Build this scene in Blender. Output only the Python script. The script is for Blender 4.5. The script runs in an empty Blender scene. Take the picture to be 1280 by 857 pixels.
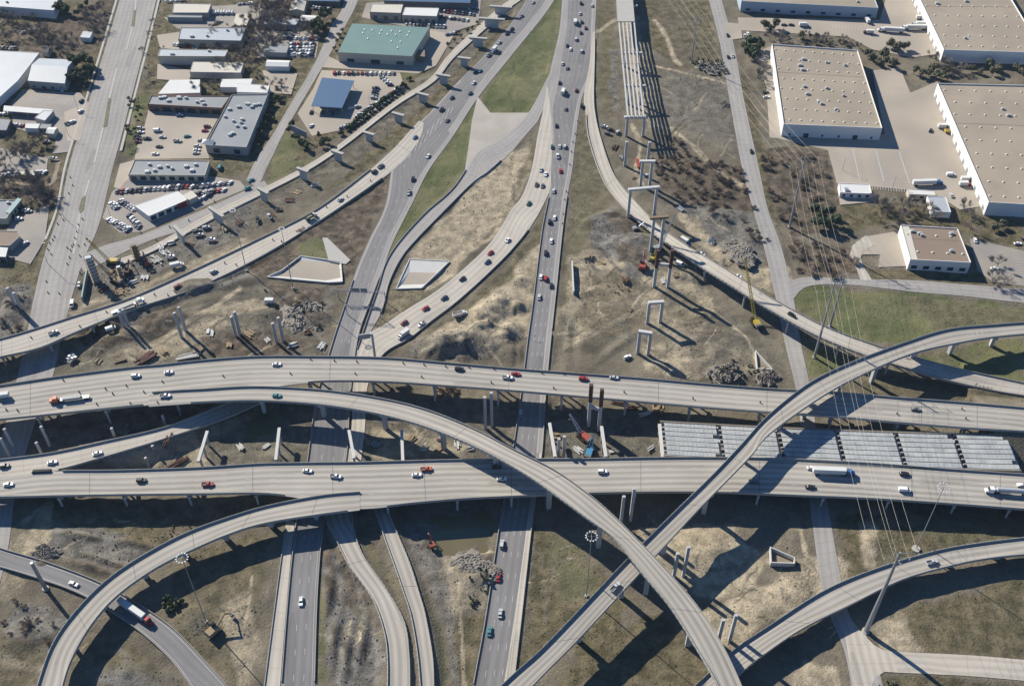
import bpy, bmesh, math, random
import numpy as np
from mathutils import Vector, Matrix
random.seed(11); rng = np.random.default_rng(5)
sc = bpy.context.scene; COL = sc.collection
R = math.radians
# ---------------------------------------------------------------- survey: photo points back to the place
FPX, PX, PY, CAMH, PITCH = 1330.0, 643.0, 428.5, 415.0, R(44.3)
CP, SP = math.cos(PITCH), math.sin(PITCH)
def at(x, y, z=0.0):
    u = (x-PX)/FPX; v = -(y-PY)/FPX
    d = (u, CP+v*SP, -SP+v*CP); t = (z-CAMH)/d[2]
    return Vector((d[0]*t, d[1]*t, z))
def to_px(p):
    Z = p[2]-CAMH; zc = p[1]*CP-Z*SP; yc = p[1]*SP+Z*CP
    return PX+FPX*p[0]/zc, PY-FPX*yc/zc
def height_at(x, y, ytop):            # height of an upright thing standing at photo point (x,y) with its top at row ytop
    g = at(x, y); lo, hi = 0.0, 90.0
    for _ in range(30):
        m = (lo+hi)/2
        if to_px((g.x, g.y, m))[1] > ytop: lo = m
        else: hi = m
    return lo
# ---------------------------------------------------------------- world, sun, camera
w = bpy.data.worlds.new("World"); sc.world = w; w.use_nodes = True
nt = w.node_tree; bg = nt.nodes['Background']
sky = nt.nodes.new('ShaderNodeTexSky'); sky.sky_type = 'NISHITA'; sky.sun_disc = False
SUN_EL, SUN_AZ = R(32), math.atan2(-.705, .709)
sky.sun_elevation = SUN_EL; sky.sun_rotation = SUN_AZ % (2*math.pi); sky.air_density = 1.0; sky.dust_density = .4; sky.ozone_density = 1.6
tint = nt.nodes.new('ShaderNodeMix'); tint.data_type = 'RGBA'; tint.blend_type = 'MULTIPLY'; tint.inputs[0].default_value = 1; tint.inputs[7].default_value = (.48, .88, 1.36, 1)
nt.links.new(sky.outputs[0], tint.inputs[6]); nt.links.new(tint.outputs[2], bg.inputs[0]); bg.inputs[1].default_value = .05
sd = bpy.data.lights.new('sun', 'SUN'); sd.energy = 5.0; sd.angle = R(.5); sd.color = (1, .935, .82)
so = bpy.data.objects.new('sun', sd); COL.objects.link(so)
sv = Vector((math.sin(SUN_AZ)*math.cos(SUN_EL), math.cos(SUN_AZ)*math.cos(SUN_EL), math.sin(SUN_EL)))
so.rotation_euler = sv.to_track_quat('Z', 'Y').to_euler(); so.location = sv*600
cd = bpy.data.cameras.new('camera'); cam = bpy.data.objects.new('camera', cd); COL.objects.link(cam); sc.camera = cam
cd.sensor_width = 36; cd.lens = FPX/1280*36; cd.shift_x = -(PX-640)/1280; cd.clip_end = 20000; cd.clip_start = 1
cam.location = (0, 0, CAMH); cam.rotation_euler = (R(90)-PITCH, 0, 0)
sc.view_settings.view_transform = 'Standard'; sc.view_settings.look = 'None'; sc.view_settings.gamma = 1
sc.view_settings.exposure = .74; sc.view_settings.use_curve_mapping = False
sc.cycles.max_bounces = 4; sc.cycles.diffuse_bounces = 2; sc.cycles.use_denoising = True
# ---------------------------------------------------------------- materials
M = {}
def mat(name, col, rough=.85, var=.12, scale=.35, fine=2.5, metal=0, uv=False, col2=None, mix2=.5, scale2=.05, spec=.3):
    m = bpy.data.materials.new(name); m.use_nodes = True; n = m.node_tree; b = n.nodes['Principled BSDF']; L = n.links
    b.inputs['Roughness'].default_value = rough; b.inputs['Metallic'].default_value = metal; b.inputs['Specular IOR Level'].default_value = spec
    tc = n.nodes.new('ShaderNodeTexCoord')
    def noise(s, det=4):
        x = n.nodes.new('ShaderNodeTexNoise'); x.inputs['Scale'].default_value = s; x.inputs['Detail'].default_value = det
        L.new(tc.outputs['Object'], x.inputs['Vector']); return x.outputs['Fac']
    def math_(op, a, b_):
        x = n.nodes.new('ShaderNodeMath'); x.operation = op
        for i, v in enumerate((a, b_)):
            if isinstance(v, (int, float)): x.inputs[i].default_value = v
            else: L.new(v, x.inputs[i])
        return x.outputs[0]
    f = math_('ADD', math_('MULTIPLY', noise(scale), var*2), math_('MULTIPLY', noise(fine), var*1.4))
    f = math_('ADD', f, 1-var*1.7)
    src = None
    if col2:
        r = n.nodes.new('ShaderNodeMapRange'); r.inputs[1].default_value = mix2-.1; r.inputs[2].default_value = mix2+.1
        L.new(noise(scale2, 5), r.inputs[0])
        mx = n.nodes.new('ShaderNodeMix'); mx.data_type = 'RGBA'; mx.inputs[6].default_value = (*col, 1); mx.inputs[7].default_value = (*col2, 1)
        L.new(r.outputs[0], mx.inputs[0]); src = mx.outputs[2]
    vm = n.nodes.new('ShaderNodeVectorMath'); vm.operation = 'SCALE'
    if src: L.new(src, vm.inputs[0])
    else: vm.inputs[0].default_value = col
    L.new(f, vm.inputs['Scale']); L.new(vm.outputs[0], b.inputs['Base Color'])
    M[name] = m; return m
def road_mat(name, col, lane=3.6, streak=.10, slab=0.0, dark=.78):
    """paving with its wear: tyre-worn bands per lane, long streaks, patches, slab joints (UV = metres across / along)"""
    m = bpy.data.materials.new(name); m.use_nodes = True; n = m.node_tree; b = n.nodes['Principled BSDF']; L = n.links
    b.inputs['Roughness'].default_value = .9; b.inputs['Specular IOR Level'].default_value = .25
    uv = n.nodes.new('ShaderNodeUVMap'); sep = n.nodes.new('ShaderNodeSeparateXYZ'); L.new(uv.outputs[0], sep.inputs[0])
    def MA(op, a, b_=0.0, c=0.0):
        x = n.nodes.new('ShaderNodeMath'); x.operation = op
        for i, v in enumerate((a, b_, c)):
            if isinstance(v, (int, float)): x.inputs[i].default_value = v
            else: L.new(v, x.inputs[i])
        return x.outputs[0]
    def noise(sx, sy, det=3, s=1.0):
        mp = n.nodes.new('ShaderNodeMapping'); mp.inputs['Scale'].default_value = (sx, sy, 1); L.new(uv.outputs[0], mp.inputs[0])
        x = n.nodes.new('ShaderNodeTexNoise'); x.inputs['Scale'].default_value = s; x.inputs['Detail'].default_value = det
        L.new(mp.outputs[0], x.inputs['Vector']); return x.outputs['Fac']
    u, v = sep.outputs[0], sep.outputs[1]
    band = MA('MULTIPLY', MA('ADD', MA('COSINE', MA('MULTIPLY', u, 2*math.pi/lane)), 1.0), .5)      # 1 at lane edges, 0 mid-lane
    band = MA('MULTIPLY', MA('SUBTRACT', 1.0, band), MA('MULTIPLY', noise(.12, .004), streak*1.7))
    f = MA('SUBTRACT', 1.0, band)
    f = MA('MULTIPLY', f, MA('ADD', MA('MULTIPLY', noise(1.1, .010, 4), .27), .865))
    f = MA('MULTIPLY', f, MA('ADD', MA('MULTIPLY', noise(.07, .035, 5), .52), .74))
    f = MA('MULTIPLY', f, MA('ADD', MA('MULTIPLY', noise(2.2, 2.2, 3), .16), .92))
    pt = MA('GREATER_THAN', noise(.10, .012, 1), .66); f = MA('MULTIPLY', f, MA('SUBTRACT', 1.0, MA('MULTIPLY', pt, .17)))
    st = MA('GREATER_THAN', noise(.5, .09, 2), .70); f = MA('MULTIPLY', f, MA('SUBTRACT', 1.0, MA('MULTIPLY', st, .16)))
    if slab:
        j = MA('LESS_THAN', MA('ABSOLUTE', MA('SUBTRACT', MA('FRACT', MA('DIVIDE', v, slab)), .5)), .25/slab)
        f = MA('MULTIPLY', f, MA('SUBTRACT', 1.0, MA('MULTIPLY', j, .12)))
    vm = n.nodes.new('ShaderNodeVectorMath'); vm.operation = 'SCALE'; vm.inputs[0].default_value = col
    L.new(f, vm.inputs['Scale']); L.new(vm.outputs[0], b.inputs['Base Color'])
    M[name] = m
road_mat('asphalt', (.188, .182, .180), streak=.16); road_mat('asphalt_old', (.225, .212, .200), streak=.14)
road_mat('shoulder_paving', (.265, .25, .24), streak=.08); road_mat('concrete_road', (.425, .388, .332), slab=9, streak=.2); road_mat('deck_concrete', (.372, .344, .300), slab=0, streak=.36)
road_mat('street_concrete', (.295, .279, .262), slab=6, streak=.14); road_mat('dust_road', (.300, .255, .190), streak=.2)
mat('concrete', (.36, .345, .315), var=.10); mat('concrete_white', (.47, .465, .44), var=.07, scale=.2); mat('barrier', (.30, .29, .265), var=.16, scale=.25)
mat('pier_concrete', (.40, .40, .395), var=.10, scale=.25); mat('panel', (.36, .375, .37), var=.28, scale=.25, fine=.9, col2=(.29, .31, .32), scale2=.12)
mat('lot_tan', (.36, .31, .25), var=.2, scale=.06, col2=(.29, .255, .21), scale2=.03); mat('lot_grey', (.235, .215, .195), var=.16, scale=.06, col2=(.28, .25, .21), scale2=.04)
mat('lot_asphalt', (.15, .145, .14), var=.15, scale=.07)
mat('paint_white', (.50, .49, .46), var=.2, scale=.6); mat('paint_yellow', (.44, .37, .22), var=.2, scale=.6)
mat('roof_tan', (.310, .262, .202), var=.12, scale=.05, col2=(.262, .222, .172), scale2=.03); mat('roof_brown', (.215, .165, .125), var=.1, scale=.06)
mat('roof_grey', (.255, .265, .270), var=.10, scale=.08, col2=(.22, .235, .245), scale2=.05); mat('roof_white', (.56, .56, .54), var=.06, scale=.1)
mat('roof_cream', (.50, .47, .40), var=.1, scale=.08); mat('roof_blue', (.050, .105, .190), rough=.5, var=.08); mat('roof_green', (.125, .205, .185), rough=.55, var=.10, scale=.1)
mat('roof_silver', (.35, .375, .395), rough=.5, var=.10, scale=.1); mat('roof_dark', (.085, .08, .075)); mat('roof_aqua', (.16, .25, .24), rough=.6)
mat('wall_white', (.64, .63, .60), var=.05, scale=.1); mat('wall_cream', (.48, .43, .34), var=.08); mat('wall_grey', (.30, .30, .29), var=.08); mat('wall_brick', (.22, .13, .09), var=.12)
mat('wall_blue', (.33, .40, .46), var=.06); mat('wall_dark', (.12, .12, .125)); mat('red_panel', (.22, .035, .04)); mat('trim_dark', (.035, .038, .04)); mat('window_glass', (.03, .045, .06), rough=.15, var=.05, spec=.6)
mat('steel', (.30, .31, .32), rough=.55, metal=.4, var=.1); mat('steel_pale', (.42, .435, .44), rough=.6, metal=.2, var=.06); mat('rust', (.085, .042, .034), var=.25); mat('wire', (.36, .345, .30), rough=.6, metal=.0)
mat('timber', (.27, .20, .12), var=.2, scale=1); mat('formwork', (.20, .15, .10), var=.2, scale=1)
mat('crane_yellow', (.36, .27, .045), rough=.5); mat('orange', (.45, .13, .05), rough=.6); mat('machine_red', (.30, .065, .04), rough=.5); mat('machine_blue', (.05, .20, .32), rough=.5)
mat('tyre', (.018, .018, .018)); mat('glass', (.02, .028, .035), rough=.12, var=.02, spec=.7); mat('lamp_head', (.6, .6, .58), rough=.4, var=.03)
mat('bark', (.115, .095, .078), var=.2, scale=1.5); mat('twig', (.21, .185, .165), var=.25, scale=.3); mat('twig_brown', (.25, .195, .15), var=.25, scale=.3)
mat('leaf', (.050, .074, .038), var=.35, scale=.4, fine=1.5, col2=(.075, .092, .042), scale2=.5); mat('leaf_olive', (.098, .104, .060), var=.3, scale=.4, fine=1.5, col2=(.135, .128, .080), scale2=.4)
mat('mud', (.17, .14, .105), var=.25, scale=.4, fine=1.6, col2=(.25, .20, .14), scale2=.15); mat('rubble', (.20, .18, .152), var=.3, scale=.8, fine=2)
mat('tuft_dry', (.150, .132, .086), var=.3, scale=.2); mat('tuft_green', (.078, .095, .042), var=.3, scale=.2)
mat('pad_concrete', (.355, .325, .285), var=.12, scale=.08, col2=(.32, .29, .25), scale2=.05)
wm = mat('water', (.125, .108, .058), rough=.12, var=.15, scale=.1, spec=.5)
def paint(name, col):
    if 'car_'+name not in M: mat('car_'+name, col, rough=.32, var=.02, spec=.5)
    return M['car_'+name]
PAINT = dict(white=(.74, .74, .73), silver=(.46, .47, .48), grey=(.16, .165, .175), black=(.022, .023, .026), navy=(.025, .04, .09), blue=(.05, .13, .28), red=(.34, .03, .025),
    maroon=(.13, .022, .025), green=(.03, .10, .075), teal=(.06, .22, .23), tan=(.36, .30, .21), brown=(.14, .09, .05), orange=(.50, .10, .03), yellow=(.6, .42, .05))
for k, v in PAINT.items(): paint(k, v)
# ---------------------------------------------------------------- mesh builder and scene tree
class MB:
    def __init__(s): s.v = []; s.f = []; s.m = []; s.uv = {}
    def quad(s, *p, m=0, uv=None):
        i = len(s.v); s.v += [tuple(q) for q in p]; s.f.append(tuple(range(i, i+len(p)))); s.m.append(m)
        if uv: s.uv[len(s.f)-1] = uv
        return s
    def hexa(s, b, t, m=0):            # bottom ring, top ring (same order, counter-clockwise from above)
        n = len(b); i = len(s.v); s.v += [tuple(q) for q in b]+[tuple(q) for q in t]
        s.f.append(tuple(range(i+n-1, i-1, -1))); s.f.append(tuple(range(i+n, i+2*n))); s.m += [m, m]
        for k in range(n): s.f.append((i+k, i+(k+1) % n, i+n+(k+1) % n, i+n+k)); s.m.append(m)
        return s
    def box(s, c, d, rz=0, m=0, taper=1):
        cs, sn = math.cos(rz), math.sin(rz)
        def q(x, y, z): return (c[0]+x*cs-y*sn, c[1]+x*sn+y*cs, c[2]+z)
        hx, hy, hz = d[0]/2, d[1]/2, d[2]/2
        return s.hexa([q(-hx, -hy, -hz), q(hx, -hy, -hz), q(hx, hy, -hz), q(-hx, hy, -hz)], [q(-hx*taper, -hy*taper, hz), q(hx*taper, -hy*taper, hz), q(hx*taper, hy*taper, hz), q(-hx*taper, hy*taper, hz)], m)
    def prism(s, poly, z0, z1, m=0):
        a = sum(poly[i][0]*poly[(i+1) % len(poly)][1]-poly[(i+1) % len(poly)][0]*poly[i][1] for i in range(len(poly)))
        if a < 0: poly = poly[::-1]
        return s.hexa([(p[0], p[1], z0) for p in poly], [(p[0], p[1], z1) for p in poly], m)
    def tube(s, a, b, r0, r1=None, n=8, m=0):
        a, b = Vector(a), Vector(b); r1 = r0 if r1 is None else r1
        d = (b-a).normalized(); x = d.orthogonal().normalized(); y = d.cross(x)
        ring = lambda c, r: [c+(x*math.cos(2*math.pi*k/n)+y*math.sin(2*math.pi*k/n))*r for k in range(n)]
        return s.hexa(ring(a, r0), ring(b, r1), m)
    def path(s, pts, r, n=4):
        i0 = len(s.v); pts = [Vector(p) for p in pts]
        for k, p in enumerate(pts):
            d = (pts[min(k+1, len(pts)-1)]-pts[max(k-1, 0)]).normalized(); x = d.cross(Vector((0, 0, 1)))
            x = x.normalized() if x.length > 1e-4 else Vector((1, 0, 0)); y = d.cross(x)
            for j in range(n): s.v.append(tuple(p+(x*math.cos(2*math.pi*j/n)+y*math.sin(2*math.pi*j/n))*r))
        for k in range(len(pts)-1):
            for j in range(n):
                a, b = i0+k*n+j, i0+k*n+(j+1) % n; s.f.append((a, b, b+n, a+n)); s.m.append(0)
        return s
def mesh_of(name, mb, mats, inv=None, smooth=False):
    me = bpy.data.meshes.new(name)
    vs = [tuple(inv @ Vector(v)) for v in mb.v] if inv is not None else mb.v
    me.from_pydata(vs, [], mb.f)
    for x in (mats if isinstance(mats, (list, tuple)) else [mats]): me.materials.append(M[x] if isinstance(x, str) else x)
    if any(mb.m): me.polygons.foreach_set('material_index', mb.m)
    if mb.uv:
        ul = me.uv_layers.new(name='UVMap')
        for fi, uvs in mb.uv.items():
            for li, c in zip(me.polygons[fi].loop_indices, uvs): ul.data[li].uv = c
    if smooth: me.polygons.foreach_set('use_smooth', [True]*len(me.polygons))
    me.update(); return me
def tag(o, label=None, cat=None, group=None, kind=None):
    for k, v in (('label', label), ('category', cat), ('group', group), ('kind', kind)):
        if v: o[k] = v
    return o
def xf(o): return Matrix.Translation(o.location) @ o.rotation_euler.to_matrix().to_4x4() @ Matrix.Diagonal((*o.scale, 1))
def thing(name, label, cat, loc, rz=0, group=None):
    o = bpy.data.objects.new(name, None); COL.objects.link(o); o.location = loc; o.rotation_euler = (0, 0, rz); o.empty_display_size = .5
    return tag(o, label, cat, group)
def part(name, mb, mats, parent, label=None, local=False, kind=None):      # mb in world coordinates unless local
    inv = None
    if not local:
        mtx = Matrix.Identity(4); q = parent
        while q is not None: mtx = xf(q) @ mtx; q = q.parent
        inv = mtx.inverted()
    o = bpy.data.objects.new(name, mesh_of(name, mb, mats, inv)); COL.objects.link(o); o.parent = parent
    return tag(o, label, None, None, kind)
def single(name, label, cat, mb, mats, loc, rz=0, group=None, local=False, kind=None):
    o = bpy.data.objects.new(name, None); o.location = loc; o.rotation_euler = (0, 0, rz)
    inv = None if local else xf(o).inverted()
    bpy.data.objects.remove(o)
    o = bpy.data.objects.new(name, mesh_of(name, mb, mats, inv)); COL.objects.link(o); o.location = loc; o.rotation_euler = (0, 0, rz)
    return tag(o, label, cat, group, kind)
def struct(name, mb, mats):
    o = bpy.data.objects.new(name, mesh_of(name, mb, mats)); COL.objects.link(o); return tag(o, kind='structure')
def copy_tree(o, parent=None):
    c = o.copy(); COL.objects.link(c); c.parent = parent
    for ch in o.children: copy_tree(ch, c)
    return c
ORD = 'first second third fourth fifth sixth seventh eighth ninth tenth eleventh twelfth thirteenth fourteenth fifteenth sixteenth seventeenth eighteenth nineteenth twentieth'.split()
def nth(i): return ORD[i] if i < 20 else ('%d' % (i+1))+('st' if (i+1) % 10 == 1 else 'nd' if (i+1) % 10 == 2 else 'rd' if (i+1) % 10 == 3 else 'th')
def catmull(pts, n=8):
    pts = [Vector(p) for p in pts]; out = []
    for i in range(len(pts)-1):
        p0, p1, p2, p3 = pts[max(i-1, 0)], pts[i], pts[i+1], pts[min(i+2, len(pts)-1)]
        if i == 0: p0 = p1*2-p2
        if i+2 >= len(pts): p3 = p2*2-p1
        for k in range(n):
            t = k/n; out.append(.5*((2*p1)+(p2-p0)*t+(2*p0-5*p1+4*p2-p3)*t*t+(3*p1-p0-3*p2+p3)*t**3))
    return out+[pts[-1]]
# ---------------------------------------------------------------- roads
class Ribbon:
    """rows: xl yl xr yr z (photo points of the two edges and the height of the running surface)"""
    def __init__(s, rows, n=8):
        rows = [r if len(r) == 5 else (*r, 0.0) for r in rows]
        s.L = catmull([at(r[0], r[1], r[4]) for r in rows], n); s.R = catmull([at(r[2], r[3], r[4]) for r in rows], n)
        s.C = [(a+b)/2 for a, b in zip(s.L, s.R)]; s.d = [0.0]
        for a, b in zip(s.C, s.C[1:]): s.d.append(s.d[-1]+(b-a).length)
        s.len = s.d[-1]; s.W = [(b-a).length for a, b in zip(s.L, s.R)]
    def idx(s, dist):
        dist = min(max(dist, 0), s.len-1e-4); lo = 0
        for k in range(len(s.d)-1):
            if s.d[k] <= dist <= s.d[k+1]: lo = k; break
        return lo, (dist-s.d[lo])/max(1e-6, s.d[lo+1]-s.d[lo])
    def frame(s, dist):
        k, t = s.idx(dist); l = s.L[k].lerp(s.L[k+1], t); r = s.R[k].lerp(s.R[k+1], t); tg = (s.C[k+1]-s.C[k]).normalized()
        return l, r, tg
    def pt(s, dist, off, dz=0.0, from_right=False):
        l, r, tg = s.frame(dist); a = (r-l).normalized()
        p = (r-a*off) if from_right else (l+a*off); return Vector((p.x, p.y, p.z+dz))
    def surface(s, mb, dz=0.0, m=0, i0=0, i1=None, inset=0.0):
        i1 = len(s.L)-1 if i1 is None else i1
        for k in range(i0, i1):
            a = (s.R[k]-s.L[k]).normalized()*inset; b = (s.R[k+1]-s.L[k+1]).normalized()*inset
            q = [s.L[k]+a, s.R[k]-a, s.R[k+1]-b, s.L[k+1]+b]; q = [(p.x, p.y, p.z+dz) for p in q]
            mb.quad(*q, m=m, uv=[(0, s.d[k]), (s.W[k], s.d[k]), (s.W[k+1], s.d[k+1]), (0, s.d[k+1])])
        return mb
    def line(s, mb, off, width=.16, dz=.03, d0=0.0, d1=None, dash=None, from_right=False, frac=None, m=0):
        d1 = s.len if d1 is None else d1; d = d0; step = 4.0
        while d < d1-.1:
            e = min(d1, d+(dash[0] if dash else step))
            def P(dist, o):
                if frac is not None:
                    l, r, _ = s.frame(dist); a = (r-l).normalized(); p = l.lerp(r, frac)+a*o; return (p.x, p.y, p.z+dz)
                return tuple(s.pt(dist, off+o, dz, from_right))
            mb.quad(P(d, -width/2), P(d, width/2), P(e, width/2), P(e, -width/2), m=m); d += (dash[1] if dash else step)
        return mb
    def wall(s, mb, side, width, h, dz=0.0, off=0.0, d0=0.0, d1=None, m=0):
        """a continuous upright wall along an edge"""
        d1 = s.len if d1 is None else d1; n = max(1, int((d1-d0)/4)); prev = None
        for k in range(n+1):
            d = d0+(d1-d0)*k/n; fr = side == 'R'
            o, i = s.pt(d, off, dz, fr), s.pt(d, off+width, dz, fr); up = Vector((0, 0, h))
            o2, i2 = s.pt(d, off+width*.2, dz, fr)+up, s.pt(d, off+width*.8, dz, fr)+up
            ring = [o, i, i2, o2]
            if prev:
                for j in range(4):
                    q = [prev[j], prev[(j+1) % 4], ring[(j+1) % 4], ring[j]]; mb.quad(*q, m=m)
            else: mb.quad(*ring, m=m)
            prev = ring
        mb.quad(*prev, m=m); return mb
    def nearest_px(s, x, y):
        best = None
        for k in range(0, len(s.C)-1):
            for t in (0, .25, .5, .75):
                c = s.C[k].lerp(s.C[k+1], t); q = to_px(c); e = (q[0]-x)**2+(q[1]-y)**2
                if best is None or e < best[0]: best = (e, c.z, (s.C[k+1]-s.C[k]).normalized())
        return best[1], best[2]
def extension(r, end, length=70.0):
    """the same road running on straight past the frame"""
    i, j = (0, 1) if end == 0 else (-1, -2); c = to_px(r.C[i])
    if 0 < c[0] < 1280 and 0 < c[1] < 857: return None
    tg = (r.C[i]-r.C[j]); tg.z = 0; tg = tg.normalized()*length; e = Ribbon.__new__(Ribbon)
    L, R_ = [r.L[i]+tg*(k/6) for k in range(7)], [r.R[i]+tg*(k/6) for k in range(7)]
    if end == 0: L, R_ = L[::-1], R_[::-1]
    e.L, e.R = L, R_; e.C = [(a+b)/2 for a, b in zip(L, R_)]; e.d = [length*k/6 for k in range(7)]; e.len = length; e.W = [(b-a).length for a, b in zip(L, R_)]; return e
G = {}          # ground roads
G['central_freeway'] = Ribbon([(704,-25,747,-25),(700,32,744,32),(692,70,743,70),(687,92,742,92),(680,140,727,124),(680,180,719,180),(685,214,715,214),(686,241,710,241),(677,289,704,285),(666,376,695,370),(659,426,689,426),(651,490,683,490),(640,565,678,566),(624,655,666,653),(607,768,653,768),(592,850,644,845),(587,880,640,880)])
G['west_freeway'] = Ribbon([(668,-20,704,-20),(648,16,684,14),(612,62,640,69),(575,100,597,123),(540,138,566,171),(497,185,536,213),(482,256,516,253),(462,299,492,301),(445,339,479,336),(430,384,460,386),(416,426,447,427),(397,490,438,500),(390,530,436,545),(384,575,432,580),(376,610,420,612),(370,650,406,650),(360,743,398,735),(351,857,394,857),(349,880,393,880)])
G['curved_ramp'] = Ribbon([(683.5,110,685,110),(678.5,140,688,138),(672,170,690,170),(664,214,689,214),(652,246,686,241),(640,261,665,281),(615,301,640,313),(582,334,607,346),(545,364,570,379),(510,386,537,404),(480,406,512,424),(450,426,480,443),(440,470,460,480),(440,530,456,536),(432,580,450,585)])
G['narrow_ramp'] = Ribbon([(687,92,692,110),(660,142,672,150),(625,175,640,187),(598,190,612,214),(566,236,590,230),(532,266,552,268),(500,301,520,301),(482,329,502,323),(472,361,487,353),(460,396,478,388),(450,426,462,417),(442,445,455,440)])
G['arterial_street'] = Ribbon([(154,-20,200,-20),(150,0,195,0),(130,67,180,60),(110,132,165,118),(87,207,140,214),(75,264,124,280),(55,321,107,319),(42,374,92,364),(34,416,80,410),(22,470,66,470),(4,540,40,540),(-15,610,20,610),(-30,690,9,690),(-60,800,-20,800)])
G['side_street'] = Ribbon([(880,-20,898,-20),(886,0,902,0),(900,55,917,55),(912,125,930,125),(927,207,948,207),(942,264,960,262),(955,309,977,310),(970,374,992,374),(981,428,1001,428),(995,487,1013,485),(1003,550,1022,550),(1014,643,1037,643),(1027,735,1052,727),(1038,770,1062,768),(1056,815,1090,812),(1068,880,1110,880)])
G['cross_street'] = Ribbon([(985,352,988,378),(1010,346,1010,358),(1067,349,1062,356),(1135,350,1145,365),(1200,355,1205,370),(1300,363,1300,381)])
G['lower_cross_street'] = Ribbon([(1112,813,1120,840),(1140,815,1165,842),(1220,819,1220,845),(1310,827,1310,853)])
G['local_street'] = Ribbon([(430,-20,455,-20),(428,10,446,5),(415,32,432,32),(392,82,410,72),(365,127,373,135),(343,165,352,172),(320,200,333,212),(308,225,322,236)])
G['frontage_road'] = Ribbon([(330,226,340,238),(305,239,320,249),(250,264,262,277),(175,294,190,300),(130,307,142,322),(95,322,105,340)])
G['new_frontage_lane'] = Ribbon([(650,-8,658,-4),(627,8,636,12),(598,33,606,38),(560,70,567,74),(537,99,543,103),(490,130,495,134),(424,181,429,185),(377,211,382,216),(320,240,326,245),(262,268,268,274),(190,308,196,313),(140,328,146,334)])
G['west_service_strip'] = Ribbon([(358,650,369,652),(352,690,364,692),(340,780,356,782),(330,856,350,857),(327,880,349,880)])
def road_obj(key, matname, dz, lines=()):
    r = G[key]; sm = r.surface(MB(), dz)
    for e in (extension(r, 0), extension(r, 1)):
        if e: e.surface(sm, dz)
    o = struct(key, sm, matname)
    if lines:
        mb = MB()
        for kw in lines: r.line(mb, dz=dz+.03, **kw)
        struct(key+'_markings', mb, ['paint_white', 'paint_yellow'])
D = (3.0, 12.0)
road_obj('central_freeway', 'asphalt', .10, [dict(off=1.2, width=.15), dict(off=2.6, width=.15, from_right=True)]+[dict(off=0, frac=f, width=.15, dash=D) for f in (.27, .48, .68)])
road_obj('west_freeway', 'asphalt', .10, [dict(off=1.0, width=.15, m=0), dict(off=1.4, width=.15, from_right=True)]+[dict(off=0, frac=f, width=.15, dash=D) for f in (.36, .66)])
road_obj('curved_ramp', 'concrete_road', .14, [dict(off=1, width=.15), dict(off=1.5, width=.15, from_right=True), dict(off=0, frac=.5, width=.16, dash=D)])
road_obj('narrow_ramp', 'street_concrete', .13, [dict(off=.8, width=.15), dict(off=1.2, width=.15, from_right=True)])
road_obj('arterial_street', 'street_concrete', .06, [dict(off=0, frac=f, width=.08, dash=D) for f in (.70, .84)])
road_obj('side_street', 'street_concrete', .06, [dict(off=0, frac=.5, width=.12, dash=D)])
road_obj('cross_street', 'street_concrete', .065); road_obj('lower_cross_street', 'concrete_road', .065, [dict(off=1.6, width=.15, m=1)])
road_obj('local_street', 'street_concrete', .07); road_obj('frontage_road', 'street_concrete', .075); road_obj('new_frontage_lane', 'concrete_road', .5); road_obj('west_service_strip', 'concrete_road', .08)
# concrete shoulder of the lower freeway, kerbs and sidewalks of the arterial
mb = MB(); r = G['central_freeway']
def verge(mb, r, side, k0, k1, w0, w1, dz=.113):
    for k in range(k0, k1):
        def P(i, o): e, f_ = (r.L[i], r.R[i]) if side == 'L' else (r.R[i], r.L[i]); q = e+(f_-e).normalized()*o; return (q.x, q.y, q.z+dz)
        a_, b_ = [w0+(w1-w0)*(i-k0)/(k1-k0) for i in (k, k+1)]; q = [P(k, a_), P(k, 0), P(k+1, 0), P(k+1, b_)]
        mb.quad(*q, uv=[(a_, r.d[k]), (0, r.d[k]), (0, r.d[k+1]), (b_, r.d[k+1])])
v_ = MB(); verge(v_, r, 'L', 0, 28, 5.0, 8.0); verge(v_, r, 'L', 28, 40, 8.0, 7.0); verge(v_, r, 'R', 0, 96, 3.4, 3.2); verge(v_, G['west_freeway'], 'R', 0, 32, 7.5, 8.5); verge(v_, G['west_freeway'], 'R', 32, 84, 4.5, 3.4); verge(v_, G['west_freeway'], 'L', 24, 84, 2.2, 2.0); struct('paved_shoulder', v_, 'shoulder_paving')
for k in range(96, len(r.L)-1):
    a = lambda i: r.R[i]+(r.L[i]-r.R[i]).normalized()*min(5.6, 1.5+(i-96)*.12)
    p = [a(k), r.R[k], r.R[k+1], a(k+1)]; mb.quad(*[(q.x, q.y, q.z+.118) for q in p], uv=[(0, r.d[k]), (5, r.d[k]), (5, r.d[k+1]), (0, r.d[k+1])])
struct('freeway_shoulder', mb, 'concrete_road')
mb = MB()
r = G['arterial_street']; 
r.wall(mb, 'L', 1.8, .14, off=-3.8, d0=5, d1=r.len*.56); r.wall(mb, 'R', 1.8, .14, off=-3.4, d0=5, d1=r.len*.40)
r.wall(mb, 'L', .3, .15, off=-.3, d0=0, d1=r.len*.58); r.wall(mb, 'R', .3, .15, off=-.3, d0=0, d1=r.len*.40)
struct('pavement', mb, 'concrete')
def patch(name, pts, matname, z=.04):
    p = [at(x, y, z) for x, y in pts]; bm = bmesh.new(); f = bm.faces.new([bm.verts.new(q) for q in p]); bm.normal_update()
    if f.normal.z < 0: f.normal_flip()
    bmesh.ops.triangulate(bm, faces=bm.faces[:]); me = bpy.data.meshes.new(name); 
    bm.to_mesh(me); bm.free(); ul = me.uv_layers.new(name='UVMap')
    for l in me.loops: v = me.vertices[l.vertex_index].co; ul.data[l.index].uv = (v.x, v.y)
    me.materials.append(M[matname]); o = bpy.data.objects.new(name, me); COL.objects.link(o); return tag(o, kind='structure')
LOTZ = .012
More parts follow.
